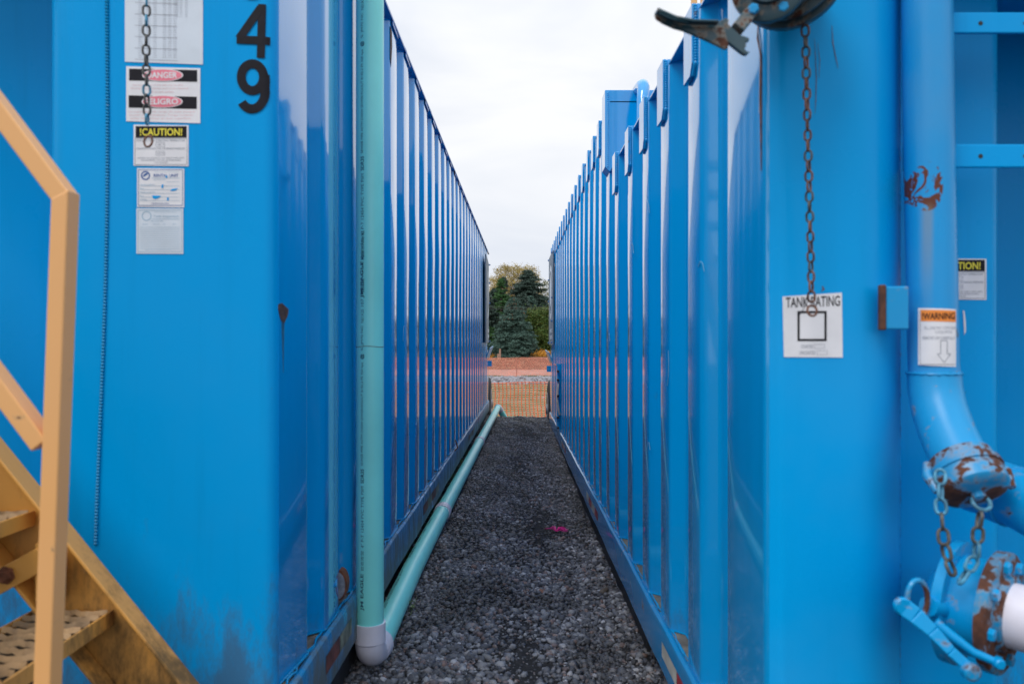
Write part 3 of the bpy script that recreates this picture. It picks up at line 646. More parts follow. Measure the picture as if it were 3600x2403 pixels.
# ================================================================== RIGHT TANK
RZ0, RZN, RZF = .185, 2.305, 2.725; REND = 12.72; RFRONT = 1.822; STEP = 4.83
rt = thing('storage_tank', (1.85, 7, 0), 'corrugated blue steel tank on the right with tank rating sticker, valves and stepped roof edge', 'storage tank', 'blue corrugated storage tanks')
ribsR = [2.485, 2.98, 3.43, 3.90, 4.42, 4.85, 5.29, 5.68, 6.10, 6.55, 6.99, 7.43, 7.87, 8.31, 8.74, 9.17, 9.60, 10.04, 10.48, 10.93, 11.37, 11.81, 12.25]
cham = fillet([(2.10, 0), (1.850, .001), (RFRONT, .032), (RFRONT, .13)], .012)
profR = profile(ribsR, .18, .055, .05, 2.10, 2.175, REND)
fpR = fillet(profR, .014)
k = [i for i, p_ in enumerate(fpR) if p_[0] < STEP + .02]
wall_from(fpR[:len(k) + 1], Rp, RZ0, RZN).build('side_wall', M['blueR'], rt, smooth=True)
wall_from(fpR[len(k):], Rp, RZ0, RZF).build('side_wall', M['blueR'], rt, smooth=True)
def dR(s):
    if s < .20: return RFRONT
    return RFRONT + .105 * ((s - .20) / .155) ** 2
b = B(); fr = cham[4:] + [(dR(.13 + .0150 * i), .13 + .0150 * i) for i in range(1, 16)]
fr += [(1.96, .357), (2.14, .359), (2.14, .55), (2.14, .70), (2.145, .715), (2.16, .73), (2.19, .742), (2.25, .748), (2.7, .752), (2.7, 2.4)]
for z in (RZ0 - .15, RZN):
    for (d, s) in fr: b.v.append(tuple(Rp(d, s, z)))
n = len(fr); b.f = [(i, n + i, n + i + 1, i + 1) for i in range(n - 1)]
b.build('front_wall', M['blueRF'], rt, smooth=True)
wall_from(cham[:5], Rp, RZ0, RZN).build('corner_plate', M['blueR'], rt, smooth=True)
B().add([Rp(2.7, 2.4, 0), Rp(REND, 2.4, 0), Rp(REND, 0, 0), Rp(2.7, 2.4, RZN), Rp(REND, 2.4, RZF), Rp(REND, 0, RZF)], [(0, 1, 4, 3), (1, 2, 5, 4)]).build('rear_wall', M['blueR'], rt)
B().hexa([Rp(1.80, 0.0, RZN), Rp(STEP, 0.0, RZN), Rp(STEP, 2.4, RZN), Rp(1.80, 2.4, RZN), Rp(1.80, .0, RZN + .006), Rp(STEP, .0, RZN + .006), Rp(STEP, 2.4, RZN + .006), Rp(1.80, 2.4, RZN + .006)]).build('roof', M['blueR'], rt)
B().hexa([Rp(STEP, 0.0, RZF), Rp(REND + .1, 0.0, RZF), Rp(REND + .1, 2.4, RZF), Rp(STEP, 2.4, RZF), Rp(STEP, .0, RZF + .006), Rp(REND + .1, .0, RZF + .006), Rp(REND + .1, 2.4, RZF + .006), Rp(STEP, 2.4, RZF + .006)]).build('roof', M['blueR'], rt)
# step plate where the roof rises
q = B(); q.prism([Rp(STEP, -.03, 2.335), Rp(STEP, -.002, 2.305), Rp(STEP, 2.4, 2.305), Rp(STEP, 2.4, 2.80), Rp(STEP, -.03, 2.80)], (0, .16, 0)); q.build('roof_step_plate', M['blueR'], rt, bevel=.003)
q = B(); pts = []; z = 2.33
while z < 2.79: pts.append(Rp(STEP - .001, -.012, z)); z += .006
q.tube(pts, [.006 if i % 2 else .003 for i in range(len(pts))], 6); q.build('weld_or_gap_seam', M['worn2'], rt, smooth=True)
# rib cap plates
def cap(dn, zr, first=False):
    q_ = B(); a, c_ = dn + .05, dn + .175
    q_.prism([Rp(a, -.015, zr + .035), Rp(c_, -.015, zr + .035), Rp(c_, -.015, zr - .19), Rp(a + .03, -.015, zr - .19), Rp(a, -.015, zr - .155)], Vector((.0145, 0, 0)))
    q_.hexa([Rp(a, .0002, zr + .008), Rp(c_, .0002, zr + .008), Rp(c_, .035, zr + .008), Rp(a, .035, zr + .008), Rp(a, .0002, zr + .035), Rp(c_, .0002, zr + .035), Rp(c_, .035, zr + .035), Rp(a, .035, zr + .035)])
    o = q_.build('cap_plate', M['blueR'], rt, bevel=.0025)
    if dn < 5.5:
        w_ = B(); pts_ = []; rr_ = []; z_ = zr + .03; i_ = 0
        while z_ > zr - .155: pts_.append(Rp(a - .003, -.004, z_)); rr_.append(.0065 if i_ % 2 else .0038); z_ -= .0045; i_ += 1
        for i_ in range(6): pts_.append(Rp(a - .003 + .005 * i_, -.004, zr - .158 - .006 * i_)); rr_.append(.007)
        w_.tube(pts_, rr_, 7); w_.build('weld_bead', M['worn2'], o, smooth=True)
for r_ in ribsR:
    if abs(r_ - 4.85) < .01: continue
    cap(r_, RZN if r_ < STEP else RZF)
railR_ = rail(Rp, .03, .197, 1.62, REND - .02, -.025, 'bottom_rail', M['railR'], rt)
lb = B(); lb.hexa([Rp(1.7, .0045, .12), Rp(REND, .0045, .12), Rp(REND, .2, .12), Rp(1.7, .2, .12), Rp(1.7, .0045, .186), Rp(REND, .0045, .186), Rp(REND, .2, .186), Rp(1.7, .2, .186)])
lb.build('rail_ledge', M['ledge'], rt)
q = B(); pts = []; rr = []; d = 1.8
while d < REND - .2:
    pts.append(Rp(d, .010 + rnd.uniform(-.004, .004), .188)); rr.append(rnd.uniform(.002, .005)); d += .04
q.tube(pts, rr, 6); q.build('sealant_bead', M['bead'], railR_, smooth=True)
base_bead(fpR, Rp, .188, rt, .0035)
tape(Rp, 2.44, 3.0, .085, .14, -.025, railR_, 2); tape(Rp, 5.3, 6.1, .085, .14, -.025, railR_, 4); tape(Rp, 8.6, 9.4, .085, .14, -.025, railR_, 4)
B().box(Rp(3.55, .012, -.2), Rp(REND - .3, .03, .04)).build('skirt_plate', M['black'], rt)
for s0 in (.12, 1.9): B().box(Rp(2.0, s0, -.2), Rp(REND - .3, s0 + .1, .03)).build('skid_beam', M['black'], rt)
B().box(Rp(1.9, .06, .032), Rp(REND - .2, 2.3, .06)).build('floor_pan', M['black'], rt)
placard(Rp, 11.4, 12.6, 1.27, 2.62, 1, rt)
tail(Rp, REND - .1, rt, 1, .98, 0)
# vertical channel box with clips and hose on the side near the far end
q = B(); q.box(Rp(10.05, -.04, .2), Rp(10.09, .0, 1.0)); q.box(Rp(10.05, -.05, 1.0), Rp(10.6, .0, 1.015)); q.box(Rp(10.2, -.04, .2), Rp(10.21, .0, 1.0)); cb = q.build('hose_rack', M['blueR'], rt)
for z in (.22, .35, .62, .82, .93): B().lathe(Rp(10.04, -.03, z), (0, -1, 0), [(0, .016), (.05, .016), (.055, .01)], 8).build('clip', M['black'], cb)
q = B(); q.tube([Rp(10.03, -.02, .80), Rp(10.02, -.03, .72), Rp(10.02, -.04, .58), Rp(10.02, -.025, .46), Rp(10.03, -.01, .38)], .012, 8); q.build('hose', M['whitetape'], cb, smooth=True)
for k_, (ri, du, z_) in enumerate(((0, .02, 1.5), (1, .03, 1.1), (2, .04, .8), (3, .04, 1.75), (5, .04, 1.3), (7, .05, 1.5), (2, .05, 1.9), (6, .04, .9))):
    scratch(Rp, ribsR[ri] + du, z_, 3, 130 + k_, rt)
# vent gooseneck on the roof
q = B(); pts = [Rp(5.3, .20, 2.70), Rp(5.25, .18, 2.735)]
for k in range(9):
    a = math.pi * k / 8; pts.append(Rp(4.95 + .30 * math.cos(a), .175 + .00 * k, 2.755 + .055 * math.sin(a)))
pts += [Rp(4.62, .165, 2.68), Rp(4.58, .16, 2.31)]
q.tube(pts, .036, 14); q.build('vent_pipe', M['blueR'], rt, smooth=True)
# yellow guard posts on the roof
gr = thing('roof_guardrail', Rp(3.4, .12, RZN + .008), 'short yellow guard rail standing on the right tank roof above the second rib', 'guard rail')
for pxx in (2438, 2471):
    p0 = P(pxx, 0, 3.4); q = B(); q.box((p0.x - .012, 3.38, RZN + .008), (p0.x + .012, 3.40, 3.35)); q.build('post', M['yellow'], gr, bevel=.002)
q = B(); q.box((P(2420, 0, 3.4).x, 3.377, 3.35), (P(2500, 0, 3.4).x + .6, 3.403, 3.38)); q.build('top_rail', M['yellow'], gr)
# dark bead painted in for the shadowed gap between corner column and recess
q = B(); pts = []; z = .3
while z < 2.25: pts.append(Rp(1.925, .351 + rnd.uniform(-.001, .001), z)); z += .01
q.tube(pts, [rnd.uniform(.001, .0032) for _ in pts], 6); q.build('weld_or_gap_seam', M['lip'], rt, smooth=True)
# TANK RATING sticker
fr1 = flatmap(RFRONT, .0016); fr2 = flatmap(RFRONT, .0022)
st = B(); st.add([fr1(1794.5 * D, 680 * D), fr1(1797.5 * D, 818.5 * D), fr1(1932.5 * D, 819.5 * D), fr1(1930.5 * D, 671 * D)], [(0, 1, 2, 3)]); st = st.build('tank_rating_sticker', M['white'], rt)
q = B(); T(q, 'TANK RATING', *px(1802, 706, 124, 24), lambda a, b_: fr2(a, b_ - (a - 1802 * D) * .035), .01)
frame(q, fr2, *px(1828.5, 713, 1895.5, 782), 8); q.build('black_lettering', M['ink'], st)
q = B(); T(q, 'COATED', *px(1837, 798, 27, 8), fr2, .01); T(q, 'UNCOATED', *px(1833, 812.5, 37, 8), fr2, .01); frame(q, fr2, *px(1867, 789, 1891, 799), 1.2); frame(q, fr2, *px(1873, 803.5, 1897, 813.5), 1.2)
q.build('small_print', M['greyprint'], st)
# caution sticker on recess wall
g1 = flatmap(2.14, .0016); g2 = flatmap(2.14, .0022); g3 = flatmap(2.14, .0028)
caution(2136, 593, rt, g1, g2, g3)
q = B(); q.add([g1(a * D, b_ * D) for a, b_ in [(2208, 711), (2212, 713), (2215, 740), (2215, 760), (2211, 768), (2210, 745)]], [tuple(range(6))]); q.build('white_scrape', M['white'], rt)
# scratches and scuffs on the corner
def strokes(fn, lst, m, name, par):
    for (pts_, w_) in lst:
        q_ = B(); vs = []
        for i, (a, b_) in enumerate(pts_):
            t = math.sin(math.pi * (i + .5) / len(pts_)); vs += [fn((a - w_ * t) * D, b_ * D), fn((a + w_ * t) * D, b_ * D)]
        q_.add(vs, [(2 * i, 2 * i + 1, 2 * i + 3, 2 * i + 2) for i in range(len(pts_) - 1)]); q_.build(name, m, par)
strokes(fr1, [([(1868, 90), (1870, 130), (1872, 180), (1871, 230), (1869, 262)], .8), ([(1908, 60), (1910, 100), (1916, 130), (1922, 158)], 1.0), ([(1875, 100), (1880, 140), (1878, 180)], .6), ([(1886, 656), (1889, 664), (1883, 668)], 2)], M['rust'], 'rust_streak', rt)
M['scuff'] = plain('pale_scuff', (.22, .34, .50), .6, .2, 40)
# pale damaged strip on the side flat at the corner (a scrape in the side plane)
def rside(u, z, off=.002):                # on the chamfer, u = 0 at its near edge, 1 at its far edge
    d_ = 1.856 + .244 * u; s_ = .001 * (1 - u); return Rp(d_, s_ - off, z)
q = B(); sc = [(.05, 2.16), (.16, 2.06), (.05, 1.99), (.0, 1.97), (.03, 1.80), (-.04, 1.80), (-.05, 1.96), (.02, 2.0), (.04, 2.08), (.0, 2.16)]
q.add([rside(a * .9 + .10, b_) for a, b_ in sc], [tuple(range(len(sc)))]); q.build('paint_scrape', M['scuff'], rt)
q = B(); pts = [rside(.08, 2.10), rside(.16, 1.98), rside(.05, 1.93), rside(.06, 1.83), rside(.05, 1.66)]; q.tube(pts, [.001, .002, .0022, .003, .001], 5); q.build('rust_streak', M['rust'], rt)
# bracket with rusty edge
q = B(); a = P(3116, 1005, 1.80); c_ = P(3150, 1158, 1.80); q.box((a.x, 1.80, a.z), (c_.x + .03, 1.82, c_.z)); br_ = q.build('pipe_bracket', M['worn2'], rt, bevel=.004)
q = B(); a = P(3095, 1000, 1.797); q.box((a.x, 1.797, a.z), (P(3117, 0, 1.797).x, 1.812, P(0, 1160, 1.797).z)); q.build('rusted_edge', paint('rusted_edge', (.03, .2, .45), rust=.95, rust_scale=12), br_, bevel=.003)
B().box(P(3172, 520, 1.92), P(3190, 596, 1.90)).build('pipe_clip', M['blueR'], rt)
# ladder bars
for (y0, y1) in ((32, 76), (333, 384)):
    q = B(); q.box(P(3330, y0 * D, 1.90), P(3900, y1 * D, 1.89)); lb_ = q.build('ladder_bar', M['blueRF'], rt, bevel=.003)
    for xx in (2249, 2352): B().lathe(P(xx * D, (y0 + y1) / 2 * D, 1.8905), (0, -1, 0), [(0, .0055), (.001, .0055), (.0012, .004)], 12).build('bolt_hole', M['black'], lb_)
# riser pipe and elbow on the right tank
pa = [P(3257, -200, 1.86), P(3264, 400, 1.86), P(3281, 1240, 1.86), P(3284, 1310, 1.86)]
def rp_extra(t, c, rr):
    z = zpos(t); x = zpos(t, 0)
    zc = H - (425 * D - HY) * 1.8 / F; xc = (2136 * D - CX) * 1.8 / F
    dz = mth(t, 'DIVIDE', mth(t, 'SUBTRACT', z, zc), .055); dx = mth(t, 'DIVIDE', mth(t, 'SUBTRACT', x, xc), .03)
    rr2 = mth(t, 'ADD', mth(t, 'MULTIPLY', dz, dz), mth(t, 'MULTIPLY', dx, dx))
    n_ = noise(t, 24, 3, .5, dist=1.2); band = mth(t, 'ABSOLUTE', mth(t, 'SUBTRACT', n_, .5))
    mk = mth(t, 'MULTIPLY', rng(t, band, .075, .05), rng(t, rr2, 1.1, .9))
    c = mixc(t, mk, c, (.12, .03, .015))
    dz2 = rng(t, z, zc - .33, zc - .06); dz3 = rng(t, z, zc - .03, zc - .06)
    st_ = mth(t, 'MULTIPLY', mth(t, 'MULTIPLY', dz2, dz3), rng(t, mth(t, 'ABSOLUTE', dx), .5, .1))
    c = mixc(t, mth(t, 'MULTIPLY', st_, .45), c, (.30, .27, .20)); return c, rr
M['fill'] = paint('fill_pipe_paint', (.004, .31, .72), rough=.3, chalk=.8, spec=.35, extra=rp_extra)
fill = thing('fill_pipe', P(3254, 1600, 1.86), 'blue steel fill pipe with orange warning sticker and capped elbow on the right tank', 'pipe')
B().tube(pa, .0545, 32).build('riser', M['fill'], fill, smooth=True)
el = [P(3284, 1310, 1.86), P(3288, 1370, 1.855), P(3302, 1440, 1.835), P(3330, 1520, 1.80), P(3362, 1590, 1.765), P(3392, 1650, 1.735)]
B().tube(el, [.0575, .058, .0585, .0585, .0585, .0585], 32).build('elbow', M['worn2'], fill, smooth=True)
q = B(); c_ = P(3284, 1312, 1.86); ring = [c_ + Vector((math.cos(a) * .0575, math.sin(a) * .0575, rnd.uniform(-.001, .001))) for a in [2 * math.pi * k / 40 for k in range(40)]]; q.tube(ring, [.0025 if i % 2 else .004 for i in range(40)], 6, closed=True); q.build('weld_bead', M['worn2'], fill, smooth=True)
ax = (el[-1] - el[-2]).normalized(); c0 = el[-1]
q = B(); q.lathe(c0, ax, [(-.03, .060), (-.028, .066), (-.005, .068), (-.003, .074), (.012, .076), (.014, .072), (.05, .071), (.056, .066), (.060, .05), (.062, .0)][:-1], 40); cp = q.build('camlock_cap', M['worn'], fill, smooth=True)
q = B(); q.lathe(c0 + ax * .06, ax, [(0, .016), (.014, .016), (.016, .01)], 16); q.build('cap_boss', M['worn'], cp, smooth=True)
sideA = ax.cross(Vector((0, 1, 0))).normalized(); sideA = sideA if sideA.x < 0 else -sideA
for sg in (1, -1):
    q = B(); e0 = c0 + sideA * .074 * sg; q.tube([e0 - ax * .02, e0 + ax * .01 + sideA * .012 * sg, e0 + ax * .05 + sideA * .006 * sg], [.009, .011, .008], 10); q.build('cam_arm', M['worn'], cp, smooth=True)
q = B(); ec = c0 + ax * .082; ring = [ec + (ax * math.cos(a) + sideA * math.sin(a)) * .018 for a in [2 * math.pi * k / 18 for k in range(18)]]; q.tube(ring, .0045, 8, closed=True); q.build('cap_eye', M['chainblue'], cp, smooth=True)
# warning sticker wrapped on the riser
pc = P(3279, 1180, 1.86)
def wrap(off):
    def fn(pxx, py):
        r_ = .0547 + off; k = (pxx - CX) / F; a_ = 1 + k * k; b_ = -2 * (k * pc.x + 1.86); c_ = pc.x ** 2 + 1.86 ** 2 - r_ * r_
        dsc = b_ * b_ - 4 * a_ * c_
        d_ = (-b_ - math.sqrt(max(0, dsc))) / (2 * a_)
        return Vector((k * d_, d_, H - (py - HY) * 1.81 / F))
    return fn
w1, w2, w3 = wrap(.001), wrap(.0016), wrap(.0022)
st = quadpatch(B(), w1, *px(2106, 707, 2193, 839), nx=16, skew=-6).build('warning_sticker', M['white'], fill)
quadpatch(B(), w2, *px(2112, 711, 2192.6, 737), nx=14, skew=-4).build('orange_band', M['orangeprint'], st)
q = B(); T(q, '!WARNING', *px(2115, 732, 76, 15), w3, .02); q.build('black_lettering', M['ink'], st)
q = B(); T(q, 'FILL LINE MAY CONTAIN', *px(2120, 755, 72, 7), w2); T(q, 'LIQUIDS', *px(2146, 765, 38, 7), w2); T(q, 'REMOVE CAP CAREFULLY', *px(2116, 778, 76, 7), w2, .01)
ar = [(2158, 781), (2173, 781), (2173, 811), (2181, 811), (2166, 831), (2150, 811), (2158, 811)]
for i in range(7):
    a, c_ = ar[i], ar[(i + 1) % 7]; dx, dy = c_[0] - a[0], c_[1] - a[1]; L_ = math.hypot(dx, dy); nx_, ny_ = -dy / L_ * .8, dx / L_ * .8
    q.add([w2((a[0] - nx_) * D, (a[1] - ny_) * D), w2((a[0] + nx_) * D, (a[1] + ny_) * D), w2((c_[0] + nx_) * D, (c_[1] + ny_) * D), w2((c_[0] - nx_) * D, (c_[1] - ny_) * D)], [(0, 1, 2, 3)])
for a, b_ in (((2110, 710), (2111.3, 836)),): quadpatch(q, w2, a[0] * D, a[1] * D, b_[0] * D, b_[1] * D, 1, 4)
quadpatch(q, w2, *px(2110, 834.5, 2192.6, 836), nx=10, ny=1); q.build('small_print', M['greyprint'], st)
# second pipe stub behind the cap
stub = thing('pipe_stub', P(3560, 1730, 1.80), 'stout blue pipe stub running off behind the capped elbow', 'pipe')
q = B(); q.tube([P(3420, 1700, 1.93), P(3500, 1722, 1.86), P(3580, 1752, 1.80), P(3760, 1850, 1.70)], .066, 28); q.build('stub_body', M['worn2'], stub, smooth=True)
q = B(); a = P(3500, 1722, 1.86); ax2 = (P(3580, 1752, 1.80) - a).normalized(); q.lathe(a, ax2, [(0, .066), (.002, .071), (.05, .071), (.052, .066)], 32); q.build('stub_collar', M['worn2'], stub, smooth=True)

# chains ------------------------------------------------------------
def link_mesh(L_, W_, r_, name='link'):
    pts_ = []; h = (L_ - W_) / 2; w_ = W_ / 2 - r_
    for k in range(7): a = math.pi * k / 6; pts_.append((math.cos(a) * w_, 0, h + math.sin(a) * w_ ))
    for k in range(7): a = math.pi + math.pi * k / 6; pts_.append((math.cos(a) * w_, 0, -h + math.sin(a) * w_))
    q_ = B().tube(pts_, r_, 7, closed=True); me = bpy.data.meshes.new(name); me.from_pydata(q_.v, [], q_.f); me.shade_smooth(); return me
def chain(pts_, pitch, W_, r_, mats_, label, endring=None, tilt0=0):
    pts_ = [Vector(p) for p in pts_]; tot = sum((pts_[i + 1] - pts_[i]).length for i in range(len(pts_) - 1)); n_ = max(2, int(tot / pitch))
    t_ = thing('chain', pts_[0], label, 'chain'); meshes = []
    for m in mats_:
        me = link_mesh(pitch + 2 * r_ * 1.15, W_, r_); me.materials.append(m); meshes.append(me)
    for i in range(n_):
        L_ = (i + .5) * pitch; k_ = 0
        while k_ < len(pts_) - 2 and L_ > (pts_[k_ + 1] - pts_[k_]).length: L_ -= (pts_[k_ + 1] - pts_[k_]).length; k_ += 1
        dv = (pts_[k_ + 1] - pts_[k_]).normalized(); p = pts_[k_] + dv * L_
        o = link('link', meshes[rnd.randrange(len(meshes))], None, t_, p)
        o.rotation_mode = 'QUATERNION'; base_q = dv.to_track_quat('Z', 'Y')
        ang = R(8 + rnd.uniform(-14, 14)) + (math.pi / 2 if i % 2 else 0) + tilt0
        o.rotation_quaternion = base_q @ Matrix.Rotation(ang, 4, 'Z').to_quaternion()
    return t_
ch = chain([P(516, -120, 1.96), P(514, 200, 1.97), P(518, 470, 1.98)], .0241, .0215, .0029, [M['chain'], M['chain'], M['chainblue']], 'rusty grey chain hanging in front of the danger sticker on the left tank')
q = B(); rc = P(521, 497, 1.98); ring = [rc + Vector((math.cos(a) * .010, .003 * math.sin(a), math.sin(a) * .0145)) for a in [2 * math.pi * k / 20 for k in range(20)]]; q.tube(ring, .0026, 7, closed=True); q.build('end_ring', M['chainrust'], ch, smooth=True)
ch = chain([P(2830, 90, 1.70), P(2832, 138, 1.71), P(2838, 420, 1.73), P(2848, 800, 1.75), P(2853, 1075, 1.76)], .0219, .0195, .0026, [M['chainrust'], M['chain'], M['chainrust']], 'long rusty chain hanging from the top valve over the tank rating sticker')
q = B(); rc = P(2855, 1092, 1.76); ring = [rc + Vector((math.cos(a) * .0105, .003 * math.sin(a), math.sin(a) * .0115)) for a in [2 * math.pi * k / 20 for k in range(20)]]; q.tube(ring, .0026, 7, closed=True); q.build('end_ring', M['chainrust'], ch, smooth=True)
q = B(); q.tube([P(2845, 1050, 1.757), P(2825, 1085, 1.765), P(2808, 1112, 1.775)], .0008, 5); q.build('bent_wire', M['wire'], ch)
chain([P(3305, 1650, 1.66), P(3306, 1760, 1.64), P(3318, 1900, 1.62), P(3340, 1990, 1.61), P(3362, 2045, 1.60)], .0305, .0265, .0037, [M['chainblue'], M['chainblue'], M['chain']], 'short painted chain hanging at the left side of the capped elbow')
chain([P(3448, 1800, 1.60), P(3440, 1850, 1.60), P(3432, 1950, 1.60), P(3400, 2010, 1.60), P(3372, 2050, 1.60)], .0305, .0265, .0037, [M['chainblue'], M['chain'], M['chainblue']], 'short painted chain hanging from the boss under the capped elbow')

# lower right valve --------------------------------------------------
vl = thing('butterfly_valve', P(3470, 2140, 1.62), 'rusty blue flanged valve with lever handle at the lower right, behind a white pipe', 'valve')
axv = Vector((.66, -.75, -.03)).normalized(); c1 = P(3385, 2118, 1.72)
q = B(); q.lathe(c1 - axv * .02, axv, [(0, .12), (0.001, .131), (.021, .131), (.022, .12)], 44); q.build('rear_flange', M['worn2'], vl, smooth=True)
q = B(); q.lathe(c1, axv, [(0, .104), (.062, .104)], 40); q.build('valve_body', M['worn2'], vl, smooth=True)
c2 = c1 + axv * .060
q = B(); q.lathe(c2, axv, [(0, .114), (.001, .126), (.022, .126), (.024, .122), (.0242, .082), (.034, .078), (.036, .072)], 44); ff = q.build('front_flange', M['worn3'], vl, smooth=True)
a1 = axv.orthogonal().normalized(); b1 = axv.cross(a1)
for k in range(8):
    a = 2 * math.pi * (k + .4) / 8; pp = c2 + axv * .022 + (a1 * math.cos(a) + b1 * math.sin(a)) * .102
    q = B(); q.lathe(pp, axv, [(0, .0135), (.011, .0135), (.013, .010)], 6); q.build('bolt', M['worn2'], ff)
B().tube([c1, c1 + Vector((.02, .05, 0)), P(3470, 2115, 2.2)], .068, 28).build('inlet_pipe', M['worn2'], vl, smooth=True)
s0 = P(3345, 2140, 1.68); s1 = P(3262, 2130, 1.64)
q = B(); q.tube([s0, s1], .020, 18); q.build('stem', M['worn2'], vl, smooth=True)
q = B(); rc = P(3225, 2105, 1.62); ring = [rc + Vector((math.cos(a) * .024 + math.sin(a) * .008, .01 * math.cos(a), math.sin(a) * .036 - math.cos(a) * .018)) for a in [2 * math.pi * k / 24 for k in range(24)]]; q.tube(ring, .0055, 8, closed=True); q.build('locking_ring', M['worn'], vl, smooth=True)
hd = [P(3172, 2128, 1.61), P(3215, 2160, 1.60), P(3275, 2215, 1.585), P(3340, 2285, 1.57), P(3395, 2335, 1.56)]
q = B()
for i in range(4):
    ww = (.036, .034, .026, .021, .020); 
    a, c_ = hd[i], hd[i + 1]; t = (c_ - a).normalized(); up = t.cross(Vector((0, 1, 0))).normalized(); n0 = Vector((0, 1, 0))
    q.hexa([a - up * ww[i] / 2 - n0 * .006, c_ - up * ww[i + 1] / 2 - n0 * .006, c_ - up * ww[i + 1] / 2 + n0 * .006, a - up * ww[i] / 2 + n0 * .006,
            a + up * ww[i] / 2 - n0 * .006, c_ + up * ww[i + 1] / 2 - n0 * .006, c_ + up * ww[i + 1] / 2 + n0 * .006, a + up * ww[i] / 2 + n0 * .006])
q.lathe(hd[0] + Vector((0, -.008, 0)), (0, 1, 0), [(0, .015), (.002, .018), (.014, .018), (.016, .015)], 20)
hn = q.build('lever', M['worn2'], vl, bevel=.003)
B().lathe(P(3412, 2358, 1.55) + Vector((0, -.012, 0)), (0, 1, 0), [(0, .012), (.004, .017), (.02, .017), (.024, .012)], 20).build('lever_knob', M['worn'], hn, smooth=True)
q = B(); q.tube([P(3285, 2185, 1.62), P(3340, 2230, 1.605), P(3420, 2290, 1.59), P(3500, 2325, 1.575)], [.011, .011, .009, .008], 10); q.lathe(P(3510, 2330, 1.57) + Vector((0, -.01, 0)), (0, 1, 0), [(0, .008), (.003, .011), (.017, .011), (.02, .008)], 16); q.build('release_lever', M['worn2'], vl, smooth=True)
# white pipe
wp = thing('white_pipe', c2 + axv * .04, 'white plastic pipe coming out of the rusty lower valve at the right edge', 'pipe')
q = B(); q.lathe(c2 + axv * .030, axv, [(0, .0665), (.10, .0665), (.101, .0705), (.55, .0705)], 40); q.build('pipe_body', M['pvc'], wp, smooth=True)

# top valve with handle ---------------------------------------------
tv = thing('butterfly_valve', P(2760, -40, 1.62), 'dark grimy blue valve with lever handle above the tank rating sticker, at the top edge', 'valve')
axt = Vector((-.42, -.90, -.05)).normalized()
cb_ = P(2775, -85, 1.72)
q = B(); q.lathe(cb_, axt, [(-.30, .06), (0, .06), (.001, .117), (.022, .117), (.024, .10), (.040, .10), (.041, .108), (.052, .108), (.053, .09)], 48); rfl = q.build('rear_flange', M['valve'], tv, smooth=True)
a1 = axt.orthogonal().normalized(); b1 = axt.cross(a1)
for k in range(8):
    a = 2 * math.pi * (k + .1) / 8; pp = cb_ + axt * .052 + (a1 * math.cos(a) + b1 * math.sin(a)) * .092; q = B(); q.lathe(pp, axt, [(0, .0125), (.012, .0125), (.014, .009)], 6); q.build('bolt', M['valve'], rfl)
cf = P(2700, -50, 1.60); axf = Vector((-.30, -.95, -.08)).normalized()
q = B(); q.tube([cb_ + axt * .04, cf - axf * .01], [.085, .062], 36); q.build('valve_body', M['valve'], tv, smooth=True)
q = B(); q.lathe(cf, axf, [(-.012, .066), (-.010, .072), (.006, .072), (.008, .069), (.0082, .040), (.02, .037), (.022, .02)], 44); ff = q.build('front_cover', M['valve'], tv, smooth=True)
for (bx_, by_) in ((2649, 36), (2754, 28), (2601, -30), (2800, -60)):
    pp = P(bx_, by_, 1.596); q = B(); q.lathe(pp, axf, [(0, .0112), (.009, .0112), (.011, .008)], 6); q.build('bolt', M['worn2'], ff)
q = B(); q.beam(P(2660, 20, 1.62), P(2588, 108, 1.585), .026, .026, (0, 1, 0)); q.build('stem', M['valve'], tv, bevel=.003)
# notched plate
q = B(); poly = [(2533, 72), (2556, 62), (2563, 72), (2560, 84), (2600, 122), (2632, 132), (2636, 142), (2622, 148), (2624, 162), (2618, 172), (2630, 182), (2638, 180), (2630, 190), (2620, 192), (2606, 184), (2560, 148), (2536, 118), (2520, 96)]
q.prism([P(a, b_, 1.575) for a, b_ in poly], (0, .012, 0)); q.build('notch_plate', M['valve'], tv, bevel=.002)
# lever: folded strip
q = B(); top = [(2306, 36), (2320, 29), (2345, 42), (2380, 62), (2420, 74), (2450, 78), (2490, 80), (2530, 72), (2548, 100), (2562, 150), (2560, 172), (2548, 174), (2500, 150), (2440, 124), (2400, 108), (2370, 100), (2330, 82), (2306, 66), (2301, 50)]
q.prism([P(a, b_, 1.565) for a, b_ in top], (0, .008, 0)); lv = q.build('lever', M['valve'], tv, bevel=.003)
q = B(); q.add([P(2320, 29, 1.560), P(2345, 42, 1.560), P(2380, 62, 1.560), P(2420, 74, 1.560), P(2420, 80, 1.54), P(2380, 72, 1.54), P(2345, 60, 1.54), P(2318, 46, 1.54)], [tuple(range(8))]); 
q.prism([P(2306, 40, 1.562), P(2370, 68, 1.562), P(2430, 80, 1.562), P(2520, 84, 1.562), P(2520, 92, 1.562), P(2430, 90, 1.562), P(2370, 80, 1.562), P(2304, 52, 1.562)], (0, -.02, 0)); q.build('lever_fold', M['valve'], lv, bevel=.002)

# ================================================================== GREEN PIPE
PD = 3.09; PR = .0535; px_c = (848.5 * D - CX) * PD / F
dp = thing('drain_pipe', (px_c, PD, 0), 'pale green plastic drain pipe, upright then running along the gravel beside the left tank', 'pipe')
B().tube([(px_c, PD, .16), (px_c, PD, 1.25), (px_c, PD, 2.75)], PR, 48).build('riser', M['pipe'], dp, smooth=True)
q = B(); ring = [(px_c + math.cos(a) * PR, PD + math.sin(a) * PR, 1.247 + (.002 * math.sin(a * 3))) for a in [2 * math.pi * k / 40 for k in range(40)]]; q.tube(ring, .0012, 5, closed=True); q.build('joint_line', M['rust'], dp)
